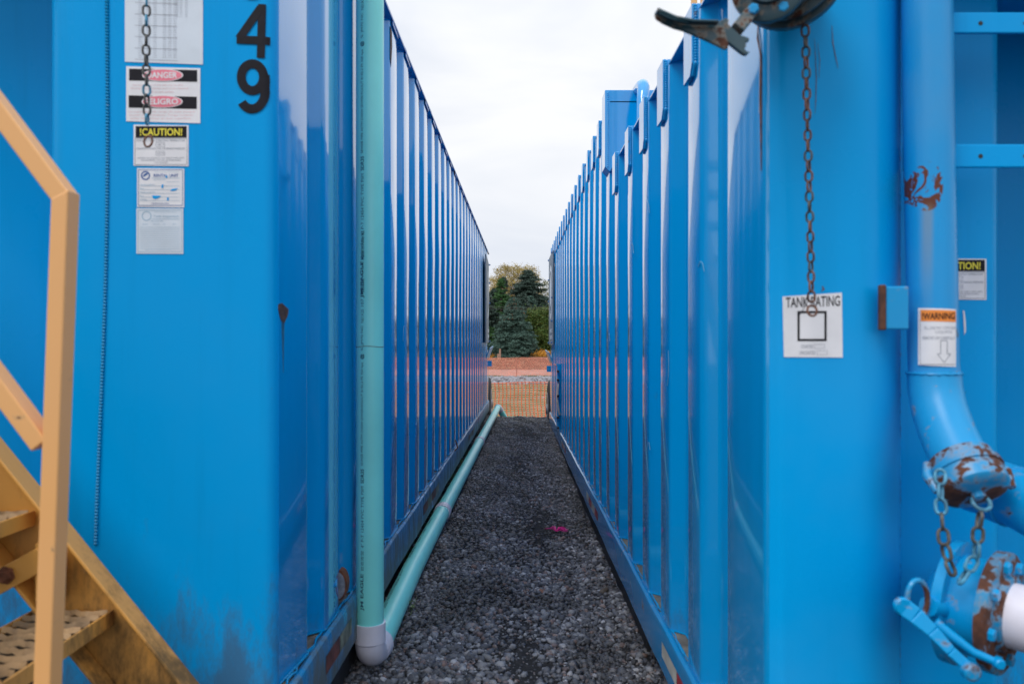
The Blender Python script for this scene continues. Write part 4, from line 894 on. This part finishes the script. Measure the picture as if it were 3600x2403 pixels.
# elbow
d_el = Vector((.12, 1, -.01)).normalized(); cx0 = Vector((px_c, PD, .062)); q = B()
q.lathe((px_c, PD, .105), (0, 0, 1), [(0, .0575), (.002, .0605), (.075, .0605), (.0755, .0555)], 44)
Rr = .062; pts = [Vector((px_c, PD, .108))]
for k in range(1, 9):
    a = R(90 * k / 8); pts.append(Vector((px_c, PD, .108)) + Vector((0, 0, -math.sin(a) * .056)) + d_el * (1 - math.cos(a)) * .056)
q.tube(pts, [.0575] * len(pts), 40); end = pts[-1]
q.lathe(end, d_el, [(0, .0575), (.004, .0605), (.07, .0605), (.071, .0555)], 44)
elb = q.build('elbow', M['pvc'], dp, smooth=True)
run = [end + d_el * .05, Vector((-.530, 4.25, .062)), Vector((-.497, 5.69, .066)), Vector((-.445, 7.7, .074)), Vector((-.392, 9.67, .088)), Vector((-.33, 11.6, .115)), Vector((-.245, 13.85, .178))]
B().tube(run[:3], PR, 36).build('run_section', M['pipe'], dp, smooth=True)
B().tube(run[2:5], PR, 36).build('run_section', M['pipe'], dp, smooth=True)
B().tube(run[4:], PR, 36).build('run_section', M['pipe'], dp, smooth=True)
for i in (2, 4):
    t = (run[i + 1] - run[i - 1]).normalized(); B().lathe(run[i] - t * .055, t, [(0, .056), (.003, .0605), (.048, .0605), (.051, .0595), (.059, .0595), (.062, .0605), (.107, .0605), (.11, .056)], 36).build('coupling', M['pvc'], dp, smooth=True)
e0 = run[-1]; t = (run[-1] - run[-2]).normalized(); dn = Vector((.36, .30, -.62)).normalized()
q = B(); q.tube([e0 - t * .09, e0 - t * .01, e0 + t * .05 + dn * .02, e0 + t * .06 + dn * .09], .0605, 28); q.build('elbow', M['pvc'], dp, smooth=True)
B().tube([e0 + t * .06 + dn * .06, e0 + t * .06 + dn * .75], PR, 28).build('outlet_leg', M['pipe'], dp, smooth=True)
# printing along the riser, reads upward
def pipemap(z0):
    def fn(u, v):                   # u along the pipe (m), v across: tops of letters to the left
        a = R(-22) - (v - .5) * .017 / PR * 1.0
        return Vector((px_c + math.sin(a) * (PR + .0006), PD - math.cos(a) * (PR + .0006), z0 + u))
    return fn
q = B()
for zs0 in (H - (1400 * D - HY) * .001085, H - (683 * D - HY) * .001085):
    fn = pipemap(zs0); u = 0
    for s, L_, hh, bd in (('JM EAGLE', .140, 1.0, .02), ("====", .075, .5, 0), ("4'' P-T 12454 PVC TYPE PSM", .235, .72, 0), ('SDR35', .054, .85, .02), ('SEWER PIPE ASTM D3034 SEWER/EGOUT B182.2 PS 320 kpa', .395, .72, 0), ('@', .02, 1.0, .03), ('%. JM70 NC', .095, .72, 0), ('N01A20', .05, .72, 0), ('107 1', .042, .72, 0), ('||||||||', .05, .9, .04), ('........', .05, .4, 0), ('Made in America', .11, .95, .005)):
        put_text(q, s, u, .5 - hh / 2, L_, hh, fn, bd); u += L_ + .012
q.build('printing', M['pipeprint'], dp, kind='stuff')
# printing on the lying pipe
q = B()
a0, a1_ = run[0], run[2]
def lyingmap(p0, p1, ang):
    t_ = (p1 - p0).normalized(); up = Vector((0, 0, 1)); sd2 = t_.cross(up).normalized(); up = sd2.cross(t_)
    def fn(u, v):
        a = R(ang) - (v - .5) * .017 / PR
        return p0 + t_ * u + (sd2 * math.sin(a) + up * math.cos(a)) * (PR + .0008)
    return fn
fn = lyingmap(run[0], run[1], -28); u = .12
for s, L_ in (('JM EAGLE', .14), ('=====', .08), ("4'' P-T 12454 PVC TYPE PSM SDR35", .34), ('JM70', .09)): put_text(q, s, u, 0.1, L_, .8, fn); u += L_ + .03
fn = lyingmap(run[1], run[2], -28); u = .05
for s, L_ in (('SEWER PIPE ASTM', .22), ('D3034', .1), ('PS 320', .1), ('Made in America', .16)): put_text(q, s, u, 0.1, L_, .8, fn); u += L_ + .12
q.build('printing', M['pipeprint'], dp, kind='stuff')
# ================================================================== YELLOW STAIRS
st_ = thing('stairs', (-1.1, 1.7, 0), 'yellow painted steel stairs with handrail and grated treads in front of the left tank', 'stairs')
FD = 1.95
def sl(x, z0=.602, x0=-.978, k=1.239): return z0 - (x - x0) * k
def stringer(yweb, sgn, lift=.055):
    # top line of flange; web and two flanges
    xA, xB = -2.75, -.50
    t = Vector((1, 0, -1.239)).normalized(); up = Vector((1.239, 0, 1)).normalized(); off = .138
    a = Vector((xA, yweb, sl(xA) + lift)); b_ = Vector((xB, yweb, sl(xB) + lift)); wd = .15
    q_ = B()
    for p0, p1, yy0, yy1, d0_, d1_ in ((a, b_, yweb, yweb + .008 * sgn, -wd, 0), (a, b_, yweb - .055 * sgn, yweb + .008 * sgn, 0.0003, .009), (a, b_, yweb - .055 * sgn, yweb + .008 * sgn, -wd - .009, -wd - .0003)):
        q_.hexa([Vector((p.x, y_, p.z)) + up * dd for dd in (d0_, d1_) for (p, y_) in ((p0, yy0), (p1, yy0), (p1, yy1), (p0, yy1))])
    return q_.build('stringer', M['yellowdirty'], st_, bevel=.003)
stringer(FD + .012, 1)
stringer(1.44, -1, .03)
RUN, RISE = .194, .243
for k in range(-2, 9):  # topmost treads are out of view, added to shade the left tank end
    xf = -.978 - RUN * k; zt = .602 + RISE * k
    if zt < 0.05: continue
    tr = thing  # part object: frame mesh
    q = B(); y0, y1 = 1.44, FD + .008
    q.box((xf - .006, y0, zt - .036), (xf, y1, zt + .001)); q.box((xf - .20, y0, zt - .036), (xf - .194, y1, zt + .001)); q.box((xf - .194, y0, zt - .036), (xf - .006, y0 + .006, zt - .001)); q.box((xf - .194, y1 - .006, zt - .036), (xf - .006, y1, zt - .001))
    tf = q.build('tread', M['yellowdirty'], st_, bevel=.0015)
    q = B(); nn = 13
    for i in range(nn):           # wavy serrated ridges running from nose to back
        yy0 = y0 + .02 + i * ((y1 - y0 - .04) / (nn - 1)); m_ = 12; vs = []; fs = []
        for j in range(m_ + 1):
            xx = xf - .010 - .180 * j / m_; wv = .007 * math.sin(j * 1.15 + i * .12); zz = zt + .004 + .002 * math.sin(j * 2.9 + i * 2.1)
            vs += [(xx, yy0 - .006 + wv, zz - .011), (xx, yy0 + .006 + wv, zz - .011), (xx, yy0 + wv + .001, zz)]
        for j in range(m_): a = j * 3; fs += [(a, a + 3, a + 5, a + 2), (a + 2, a + 5, a + 4, a + 1)]
        q.add(vs, fs)
    q.build('grip_grating', M['tread'], tf, kind='stuff'); q = B(); q.box((xf - .19, y0 + .01, zt - .018), (xf - .01, y1 - .01, zt - .0135)); q.build('tread_gap_sheet', M['treadgap'], tf)  # dark sheet added below the ridges so the gaps look shaded
# post and rails (near side)
pd = 1.45
def quadpost(pts4b, pts4t): pass
q = B(); wF = .0318; dp_ = .042
bt = P(75 * D + 0, 1568 * D, pd); tp_ = P(116 * D, 452 * D, pd)
def postpt(p, dx, dy): return Vector((p.x + dx, p.y + dy, p.z))
slope_x = (tp_.x - bt.x) / (tp_.z - bt.z)
zt_ = tp_.z + .01; zb_ = .05; xb_ = bt.x + slope_x * (zb_ - bt.z); xt_ = tp_.x + .012 * 0
q.hexa([(xb_, pd, zb_), (xb_ + wF, pd, zb_), (xb_ + wF, pd + dp_, zb_), (xb_, pd + dp_, zb_), (xt_, pd, zt_ - .012), (xt_ + wF, pd, zt_ + .004), (xt_ + wF, pd + dp_, zt_ + .004), (xt_, pd + dp_, zt_ - .012)])
q.build('handrail_post', M['yellow'], st_, bevel=.003)
def railbar(pA, pB, hh, name):
    q_ = B(); a, c_ = pA, pB; t_ = (c_ - a).normalized(); up = Vector((-t_.z, 0, t_.x)); up = up if up.z > 0 else -up
    q_.hexa([a - up * hh / 2, c_ - up * hh / 2, c_ - up * hh / 2 + Vector((0, dp_, 0)), a - up * hh / 2 + Vector((0, dp_, 0)), a + up * hh / 2, c_ + up * hh / 2, c_ + up * hh / 2 + Vector((0, dp_, 0)), a + up * hh / 2 + Vector((0, dp_, 0))])
    return q_.build(name, M['yellow'], st_, bevel=.003)
A1 = P(0, 268 * D, pd + .001); A2 = P(140 * D, 455 * D, pd + .001); tt = (A2 - A1).normalized()
railbar(A1 - tt * 1.2, A2 - tt * .002, .034, 'top_rail')
A1 = P(0, 905 * D, pd + .004); A2 = P(88 * D, 1022 * D, pd + .004); railbar(A1 - tt * 1.2, A2, .034, 'mid_rail')
# support bracket with a bolt under the second tread
q = B(); a = P(-60, 2075, 1.90); c_ = P(150, 1960, 1.90); q.beam(a, c_, .006, .055, (0, 0, 1)); sb = q.build('support_bracket', M['yellowdirty'], st_, bevel=.002)
pp = P(22, 2020, 1.893); B().lathe(pp, (0, -1, 0), [(0, .022), (.004, .022), (.005, .016), (.018, .016), (.02, .012)], 6).build('bolt', M['rust'], sb)
B().box(P(150, 1900, 1.93), P(205, 2110, 1.90)).build('support_gusset', M['yellowdirty'], st_)

# ================================================================== small ground things
def strandset(name, c_, n_, L_, m, label, cat, seed):
    g_ = random.Random(seed); q_ = B()
    for i in range(n_):
        a = R(g_.uniform(-50, 60)) if i > 6 else R(g_.uniform(100, 180)); l = L_ * g_.uniform(.5, 1); p0 = Vector(c_); p1 = p0 + Vector((math.cos(a) * l * .5, math.sin(a) * l * .5, .028 * g_.uniform(.5, 1.2))); p2 = p0 + Vector((math.cos(a + g_.uniform(-.2, .2)) * l, math.sin(a) * l, g_.uniform(.003, .02)))
        q_.tube([p0, p1, p2], .0019, 4)
    return tag(q_.build(name, m), label, cat)
tx = (1262 + 12) * D; dd = 5.82; pz_ = P(1276 * D, 1200 * D, dd); pz_.z = float(zg(pz_.x, dd)) + .012
strandset('pink_marker_whisker', pz_, 34, .095, M['pinkstring'], 'bright pink plastic marker whiskers lying splayed on the gravel', 'marker', 3)
def leaf(b_, p, dv, L_, w_):
    dv = Vector(dv).normalized(); sd2 = dv.cross(Vector((0, 0, 1))); sd2 = sd2.normalized() if sd2.length > .01 else Vector((1, 0, 0)); up = sd2.cross(dv)
    b_.add([p, p + dv * L_ * .5 + sd2 * w_ / 2, p + dv * L_, p + dv * L_ * .5 - sd2 * w_ / 2, p + dv * L_ * .5 - up * w_ * .12], [(0, 1, 4), (1, 2, 4), (2, 3, 4), (3, 0, 4)])
wl = ['tallest', 'second']
spots = [(3.75, -.575, 'single dark green sprig at the right edge of the lying pipe'), (4.5, -.62, 'leafy weed between the left rail and the pipe, nearest the riser'), (4.95, -.62, 'round leaved weed against the left rail below the first coupling'), (5.35, -.62, 'bushy weed just in front of the first white coupling'), (6.0, -.585, 'low weed just past the first white coupling'), (6.9, -.57, 'small weed midway between the two white couplings'), (7.9, -.55, 'weed patch nearer the far white coupling by the rail'), (8.9, -.53, 'tiny weed beside the far white coupling')]
for i, (d_, x_, lab) in enumerate(spots):
    q = B(); gg = random.Random(40 + i); x_ = x_ if i else -.475; z_ = float(zg(x_, d_))
    n_ = 14 if i == 0 else 60
    for k in range(n_):
        sp_ = .03 if i == 0 else .09
        base = Vector((x_ + gg.uniform(-sp_, sp_) * .5, d_ + gg.uniform(-sp_, sp_) * 2, z_ + gg.uniform(.0, .05 if i == 0 else .13)))
        leaf(q, base, (gg.uniform(-.6, 1), gg.uniform(-1, 1), gg.uniform(.0, 1.2)), gg.uniform(.018, .036), gg.uniform(.012, .022))
    w_ = thing('weed', (x_, d_, z_), lab, 'weed', 'weeds along the left rail')
    q.build('foliage', M['weed'], w_); q = B()
    for k in range(5): q.tube([(x_ + gg.uniform(-.02, .02), d_ + gg.uniform(-.1, .1), z_ - .005), (x_ + gg.uniform(-.04, .04), d_ + gg.uniform(-.1, .1), z_ + (.05 if i == 0 else .11))], .0015, 4)
    q.build('stem', M['weed'], w_)
for (pxx, pyy, r_, col, lab) in ((1386, 1322, .034, (.10, .085, .075), 'big brown grey stone beside the right rail'), (1242, 1333, .020, (.26, .13, .09), 'pinkish tan stone in the middle of the gravel lane'), (1026, 1327, .026, (.22, .22, .22), 'pale grey cobble right of the lying pipe')):
    dd = 1.27 * F / (pyy * D - HY); p = P(pxx * D, pyy * D, dd); p.z = float(zg(p.x, p.y)) + r_ * .35
    o = rockpile('stone', plain('stone_%d' % pxx, col, .7, .25, 60, bmp=.4), np.array([[0, 0, 0]], float), np.array([r_]), pxx); o.location = p
    o.data.shade_smooth() if False else None
    md = o.modifiers.new('sub', 'SUBSURF'); md.levels = 1; md.render_levels = 2; tag(o, lab, 'stone')

# ================================================================== orange fences
def netting(x0, x1, D_, z0, z1, dh, dv_, wh, wv, parent, seed):
    g_ = random.Random(seed); q1 = B(); q2 = B(); nh = int(round((z1 - z0) / dh)); nv = int((x1 - x0) / dv_)
    def pt(i, j, oy=0.0):
        x = x0 + i * dv_; z = z1 - j * dh
        sag = .012 * math.sin(x * 1.7) + .006 * math.sin(x * 4.1 + j * .3); lean = .035 * (j / nh) * math.sin(x * .8 + .9)
        return Vector((x + lean + .010 * math.sin(j * .5 + x), D_ + oy + .03 * math.sin(x * 1.3 + j * .12), z + sag))
    for j in range(nh + 1):
        ww = wh * (1.6 if j in (0, nh) else 1)
        for i in range(nv):
            a, c_ = pt(i, j), pt(i + 1, j); q1.hexa([a + Vector((0, -.0015, -ww / 2)), c_ + Vector((0, -.0015, -ww / 2)), c_ + Vector((0, .0015, -ww / 2)), a + Vector((0, .0015, -ww / 2)), a + Vector((0, -.0015, ww / 2)), c_ + Vector((0, -.0015, ww / 2)), c_ + Vector((0, .0015, ww / 2)), a + Vector((0, .0015, ww / 2))])
    for i in range(nv + 1):
        for j in range(nh):
            a, c_ = pt(i, j, -.003), pt(i, j + 1, -.003); q2.hexa([c_ + Vector((-wv * .35, -.001, 0)), c_ + Vector((wv * .35, -.001, 0)), c_ + Vector((wv * .35, .001, 0)), c_ + Vector((-wv * .35, .001, 0)), a + Vector((-wv, -.001, 0)), a + Vector((wv, -.001, 0)), a + Vector((wv, .001, 0)), a + Vector((-wv, .001, 0))])
            if D_ < 30: q2.box(a + Vector((-.013, -.004, -.017)), a + Vector((.013, -.001, .017)))
    q1.build('netting_strands', M['orange2'], parent, kind='stuff'); q2.build('netting_ties', M['orange'], parent, kind='stuff')
f1_ = thing('safety_fence', (0, 20, -.88), 'nearer orange plastic safety netting with wide open mesh, just past the gravel', 'fence', 'orange safety fences')
netting(-3.2, 3.2, 20, -.88, .322, .0573, .0955, .0155, .007, f1_, 1)
for x_ in (-2.9, 2.6): B().box((x_ - .012, 20.02, -.95), (x_ + .012, 20.05, .42)).build('post', M['post'], f1_)
f2_ = thing('safety_fence', (0, 50.6, -.72), 'farther orange plastic safety netting with fine mesh, in front of the trees', 'fence', 'orange safety fences')
netting(-7, 7, 50.6, -.70, .48, .046, .062, .014, .004, f2_, 2)
for x_ in (.30, -4.2, 4.9): B().tube([(x_, 50.65, -.8), (x_, 50.65, .56)], .022, 8).build('post', M['post'], f2_)

# ================================================================== trees
def leaves_mesh(name, m, parent, centers, spread, n_per, size, seed, wpos, droop=0):
    g_ = np.random.default_rng(seed); C_ = np.asarray(centers, float); n_ = len(C_) * n_per
    c_ = np.repeat(C_, n_per, 0) + g_.normal(0, 1, (n_, 3)) * np.asarray(spread)
    a = g_.normal(0, 1, (n_, 3)); a /= np.linalg.norm(a, axis=1, keepdims=True); b_ = np.cross(a, g_.normal(0, 1, (n_, 3))); b_ /= np.linalg.norm(b_, axis=1, keepdims=True)
    s1 = size * g_.uniform(.6, 1.4, (n_, 1)); s2 = s1 * .55
    V = np.stack([c_ - a * s1, c_ + b_ * s2, c_ + a * s1, c_ - b_ * s2], 1).reshape(-1, 3) - np.array(wpos)
    me = bpy.data.meshes.new(name); me.vertices.add(len(V)); me.vertices.foreach_set('co', V.ravel()); me.loops.add(4 * n_)
    me.loops.foreach_set('vertex_index', np.arange(4 * n_, dtype=np.int32)); me.polygons.add(n_); me.polygons.foreach_set('loop_start', np.arange(0, 4 * n_, 4, dtype=np.int32)); me.update(calc_edges=True)
    return link(name, me, m, parent, Vector(wpos))
def conifer(x, y, z, h, r, m, label, seed, nb=190, tuft=22, size=.075, name='spruce_tree', dens=1.0, cones=False, top_open=0.0, wh=.6):
    t_ = thing(name, (x, y, z), label, 'tree', 'trees behind the far fence'); g_ = random.Random(seed); cs = []; q_ = B(); cn_ = []
    q_.tube([(x, y, z - .1), (x + .05, y, z + h * .5), (x, y, z + h * .97)], [h * .028, h * .016, .01], 8); q_.build('trunk', M['bark'], t_, smooth=True); q_ = B()
    for i in range(nb):
        f_ = g_.random() ** 1.25; zz = z + h * (.03 + .95 * f_); rr_ = r * (1 - f_ ** (2.4 if name == 'pine_tree' else 1.25)) ** .75 * g_.uniform(.6, 1.12) + .10; a = g_.uniform(0, 2 * math.pi); dr = -rr_ * .22 + rr_ * .3 * f_
        base = Vector((x, y, zz)); tip = base + Vector((math.cos(a) * rr_, math.sin(a) * rr_, dr)); mid = (base + tip) / 2 + Vector((0, 0, rr_ * .04))
        q_.tube([base, mid, tip], [.02, .013, .005], 4, cap=False)
        ns = max(3, int(rr_ / .17))
        for k in range(ns):
            u = .25 + .75 * (k + g_.random() * .6) / ns; p = base.lerp(tip, u) + Vector((0, 0, -.05 * u + rr_ * .05 * math.sin(u * 3.14))); sw = .17 * rr_ * (1.1 - u) + .05
            cs.append(p + Vector((-math.sin(a), math.cos(a), 0)) * g_.uniform(-sw, sw) * 2)
            if cones and f_ > .62 and g_.random() < .16: cn_.append(p + Vector((0, -.05, -.03)))
    q_.build('limbs', M['bark'], t_)
    leaves_mesh('crown', m, t_, cs, (.09 * wh / .6, .09 * wh / .6, .045), tuft, size, seed, (x, y, z + h / 2))
    if cn_: leaves_mesh('cones', M['cone'], t_, cn_, (.05, .05, .05), 12, .05, seed + 1, (x, y, z + h * .8))
def broadleaf(x, y, z, h, r, m, label, seed, nclump=120, per=40, size=.09, sp=.28, name='broadleaf_tree', h0=.25, fork=7):
    t_ = thing(name, (x, y, z), label, 'tree', 'trees behind the far fence'); g_ = random.Random(seed); q_ = B(); cs = []
    q_.tube([(x, y, z - .1), (x + .1, y, z + h * .35), (x - .05, y, z + h * .75)], [h * .022, h * .015, .03], 8); tr_ = q_.build('trunk', M['bark'], t_, smooth=True); q_ = B()
    for i in range(nclump):
        a = g_.uniform(0, 6.283); v = g_.random(); zz = h0 + (1 - h0) * v; rad = r * math.sqrt(max(.02, 1 - ((zz - (h0 + .55 * (1 - h0))) / (.62 * (1 - h0))) ** 2)) * g_.random() ** .45
        p = Vector((x + math.cos(a) * rad, y + math.sin(a) * rad * .8, z + h * zz)); cs.append(p)
        if i % 2 == 0:
            b0 = Vector((x + .05, y, z + h * max(.15, zz - .28 - .1 * g_.random()))); q_.tube([b0, b0.lerp(p, .5) + Vector((0, 0, -.03 * h * .3)), p + Vector((0, 0, .15))], [.04, .02, .006], 4, cap=False)
    q_.build('limbs', M['bark'], t_); leaves_mesh('crown', m, t_, cs, (sp, sp, sp * .8), per, size, seed, (x, y, z + h / 2))
def TX(pxx, D_): return (pxx - CX) * D_ / F
conifer(TX(1806, 74), 74, .15, 5.6, 2.55, M['needle_blue'], 'blue green spruce with brown cones near its top, centre of the gap', 11, nb=480, tuft=26, size=.060, cones=True)
conifer(TX(1712, 80), 80, .15, 6.6, 2.2, M['needle_dark'], 'dark conifer at the left edge of the gap, partly behind the tank', 12, nb=220, tuft=26, size=.075)
conifer(TX(1762, 84), 84, .15, 8.3, 1.9, M['needle_green'], 'narrow bright green conifer between the blue spruce and the left dark conifer', 13, nb=240, tuft=26, size=.08)
conifer(TX(1773, 88), 88, .15, 8.8, 1.5, M['needle_dark'], 'slim dark conifer peaking left of the tall pine', 17, nb=190, tuft=22, size=.08)
conifer(TX(1857, 92), 92, .15, 10.0, 3.3, M['needle_dark'], 'tall broad dark pine towering behind the blue spruce', 14, nb=420, tuft=34, size=.085, name='pine_tree', wh=1.2)
conifer(TX(1866, 82), 82, .15, 6.3, 2.0, M['needle_blue'], 'grey green conifer right behind the blue spruce', 18, nb=220, tuft=24, size=.07)
conifer(TX(1690, 78), 78, .1, 4.6, 2.2, M['needle_green'], 'low green conifer behind the left tank corner', 19, nb=160, tuft=22, size=.07)
conifer(TX(1835, 79), 79, .15, 6.4, 2.6, M['needle_dark'], 'dark conifer filling in directly behind the blue spruce', 24, nb=260, tuft=26, size=.075)
conifer(TX(1738, 86), 86, .15, 7.4, 2.4, M['needle_dark'], 'dark conifer behind the left conifers', 25, nb=260, tuft=26, size=.08)
broadleaf(TX(1908, 78), 78, .15, 4.6, 1.85, M['leaf_green'], 'bright green rounded tree right of the blue spruce', 15, nclump=240, per=90, size=.075, sp=.26, h0=.08)
broadleaf(TX(1812, 104), 104, .15, 11.3, 3.6, M['leaf_yellow'], 'tall tree with yellowing autumn leaves behind the conifers', 16, nclump=420, per=60, size=.08, sp=.30, h0=.2)
broadleaf(TX(1762, 109), 109, .15, 10.3, 2.4, M['leaf_yellow'], 'smaller yellowing tree left of the tall pine', 23, nclump=260, per=40, size=.075, sp=.30, h0=.2)
broadleaf(TX(1925, 106), 106, .15, 9.6, 3.3, M['leaf_olive'], 'sparse olive leaved tree at the right edge of the gap', 20, nclump=230, per=40, size=.085, sp=.26, h0=.15)
broadleaf(TX(1722, 112), 112, .15, 9.8, 2.4, M['leaf_pale'], 'nearly bare tree with pale orange leaves at the far left of the gap', 21, nclump=240, per=22, size=.055, sp=.32, h0=.25)
for i, (pxx, lab, w_) in enumerate(((1892, 'orange yellow autumn bush right of the blue spruce foot', 1.0), (1735, 'small orange bush by the tree stump', .35), (1918, 'orange autumn bush at the right edge of the gap', .7))):
    x_ = TX(pxx, 73); s_ = thing('autumn_bush', (x_, 73, .1), lab, 'bush', 'orange autumn bushes'); gg = random.Random(60 + i)
    cs = [(x_ + gg.uniform(-w_, w_) * .6, 73 + gg.uniform(-.4, .4), .15 + gg.random() * .7 * w_) for _ in range(24)]
    leaves_mesh('foliage', M['leaf_orange'], s_, cs, (.13, .13, .1), 40, .05, 70 + i, (x_, 73, .5)); B().tube([(x_, 73, 0), (x_, 73, .6 * w_)], .02, 6).build('stem', M['bark'], s_)
x_ = TX(1758, 71.5); s_ = thing('tree_stump', (x_, 71.5, .1), 'pale broken tree stump left of the blue spruce foot', 'stump')
M['stump'] = plain('stump_wood', (.36, .22, .16), .8, .3, 5, bmp=.4)
q = B(); q.tube([(x_, 71.5, -.1), (x_, 71.5, .5), (x_ + .01, 71.5, .98)], [.11, .085, .08], 12); q.tube([(x_ - .17, 71.5, -.1), (x_ - .16, 71.5, .55)], [.11, .08], 10); q.build('trunk', M['stump'], s_)
# fallen leaves on the bank
g2_ = np.random.default_rng(50); cs = np.stack([g2_.uniform(-5, 5, 260), g2_.uniform(66.3, 73, 260), np.zeros(260)], 1); cs[:, 2] = -.70 + .95 * sstep(66, 73, cs[:, 1])
o = leaves_mesh('fallen_leaves', M['leaf_pale'], None, cs, (.2, .1, .01), 5, .05, 51, (0, 70, 0)); o['kind'] = 'stuff'; o['label'] = 'pale fallen leaves on the bank below the trees'
# a strip of distant wood that closes the gap
g3_ = np.random.default_rng(52); cs = np.stack([g3_.uniform(-60, 60, 900), g3_.uniform(118, 128, 900), g3_.uniform(0, 5.2, 900)], 1)
o = leaves_mesh('distant_wood', M['needle_dark'], None, cs, (.9, .5, .5), 22, .3, 53, (0, 120, 0)); o['kind'] = 'stuff'; o['label'] = 'dark far off wood behind the trees'
# overhead wires in front of the trees
for i, dz in enumerate((0, .16)):
    q = B(); pts = [Vector((TX(1830 + k * 13, 65) if k else -14, 65, H + (HY - 1078) * 65 / F - dz - .02 * (abs(k - 5)))) for k in range(0, 11)]; pts[0] = Vector((-14, 65, 4.9 - dz)); pts.append(Vector((16, 65, 5.0 - dz)))
    tag(q.tube(pts, .018, 5).build('overhead_wire', M['wire'], smooth=True), ('upper' if i == 0 else 'lower') + ' of two thin wires strung across in front of the trees', 'wire', 'overhead wires')
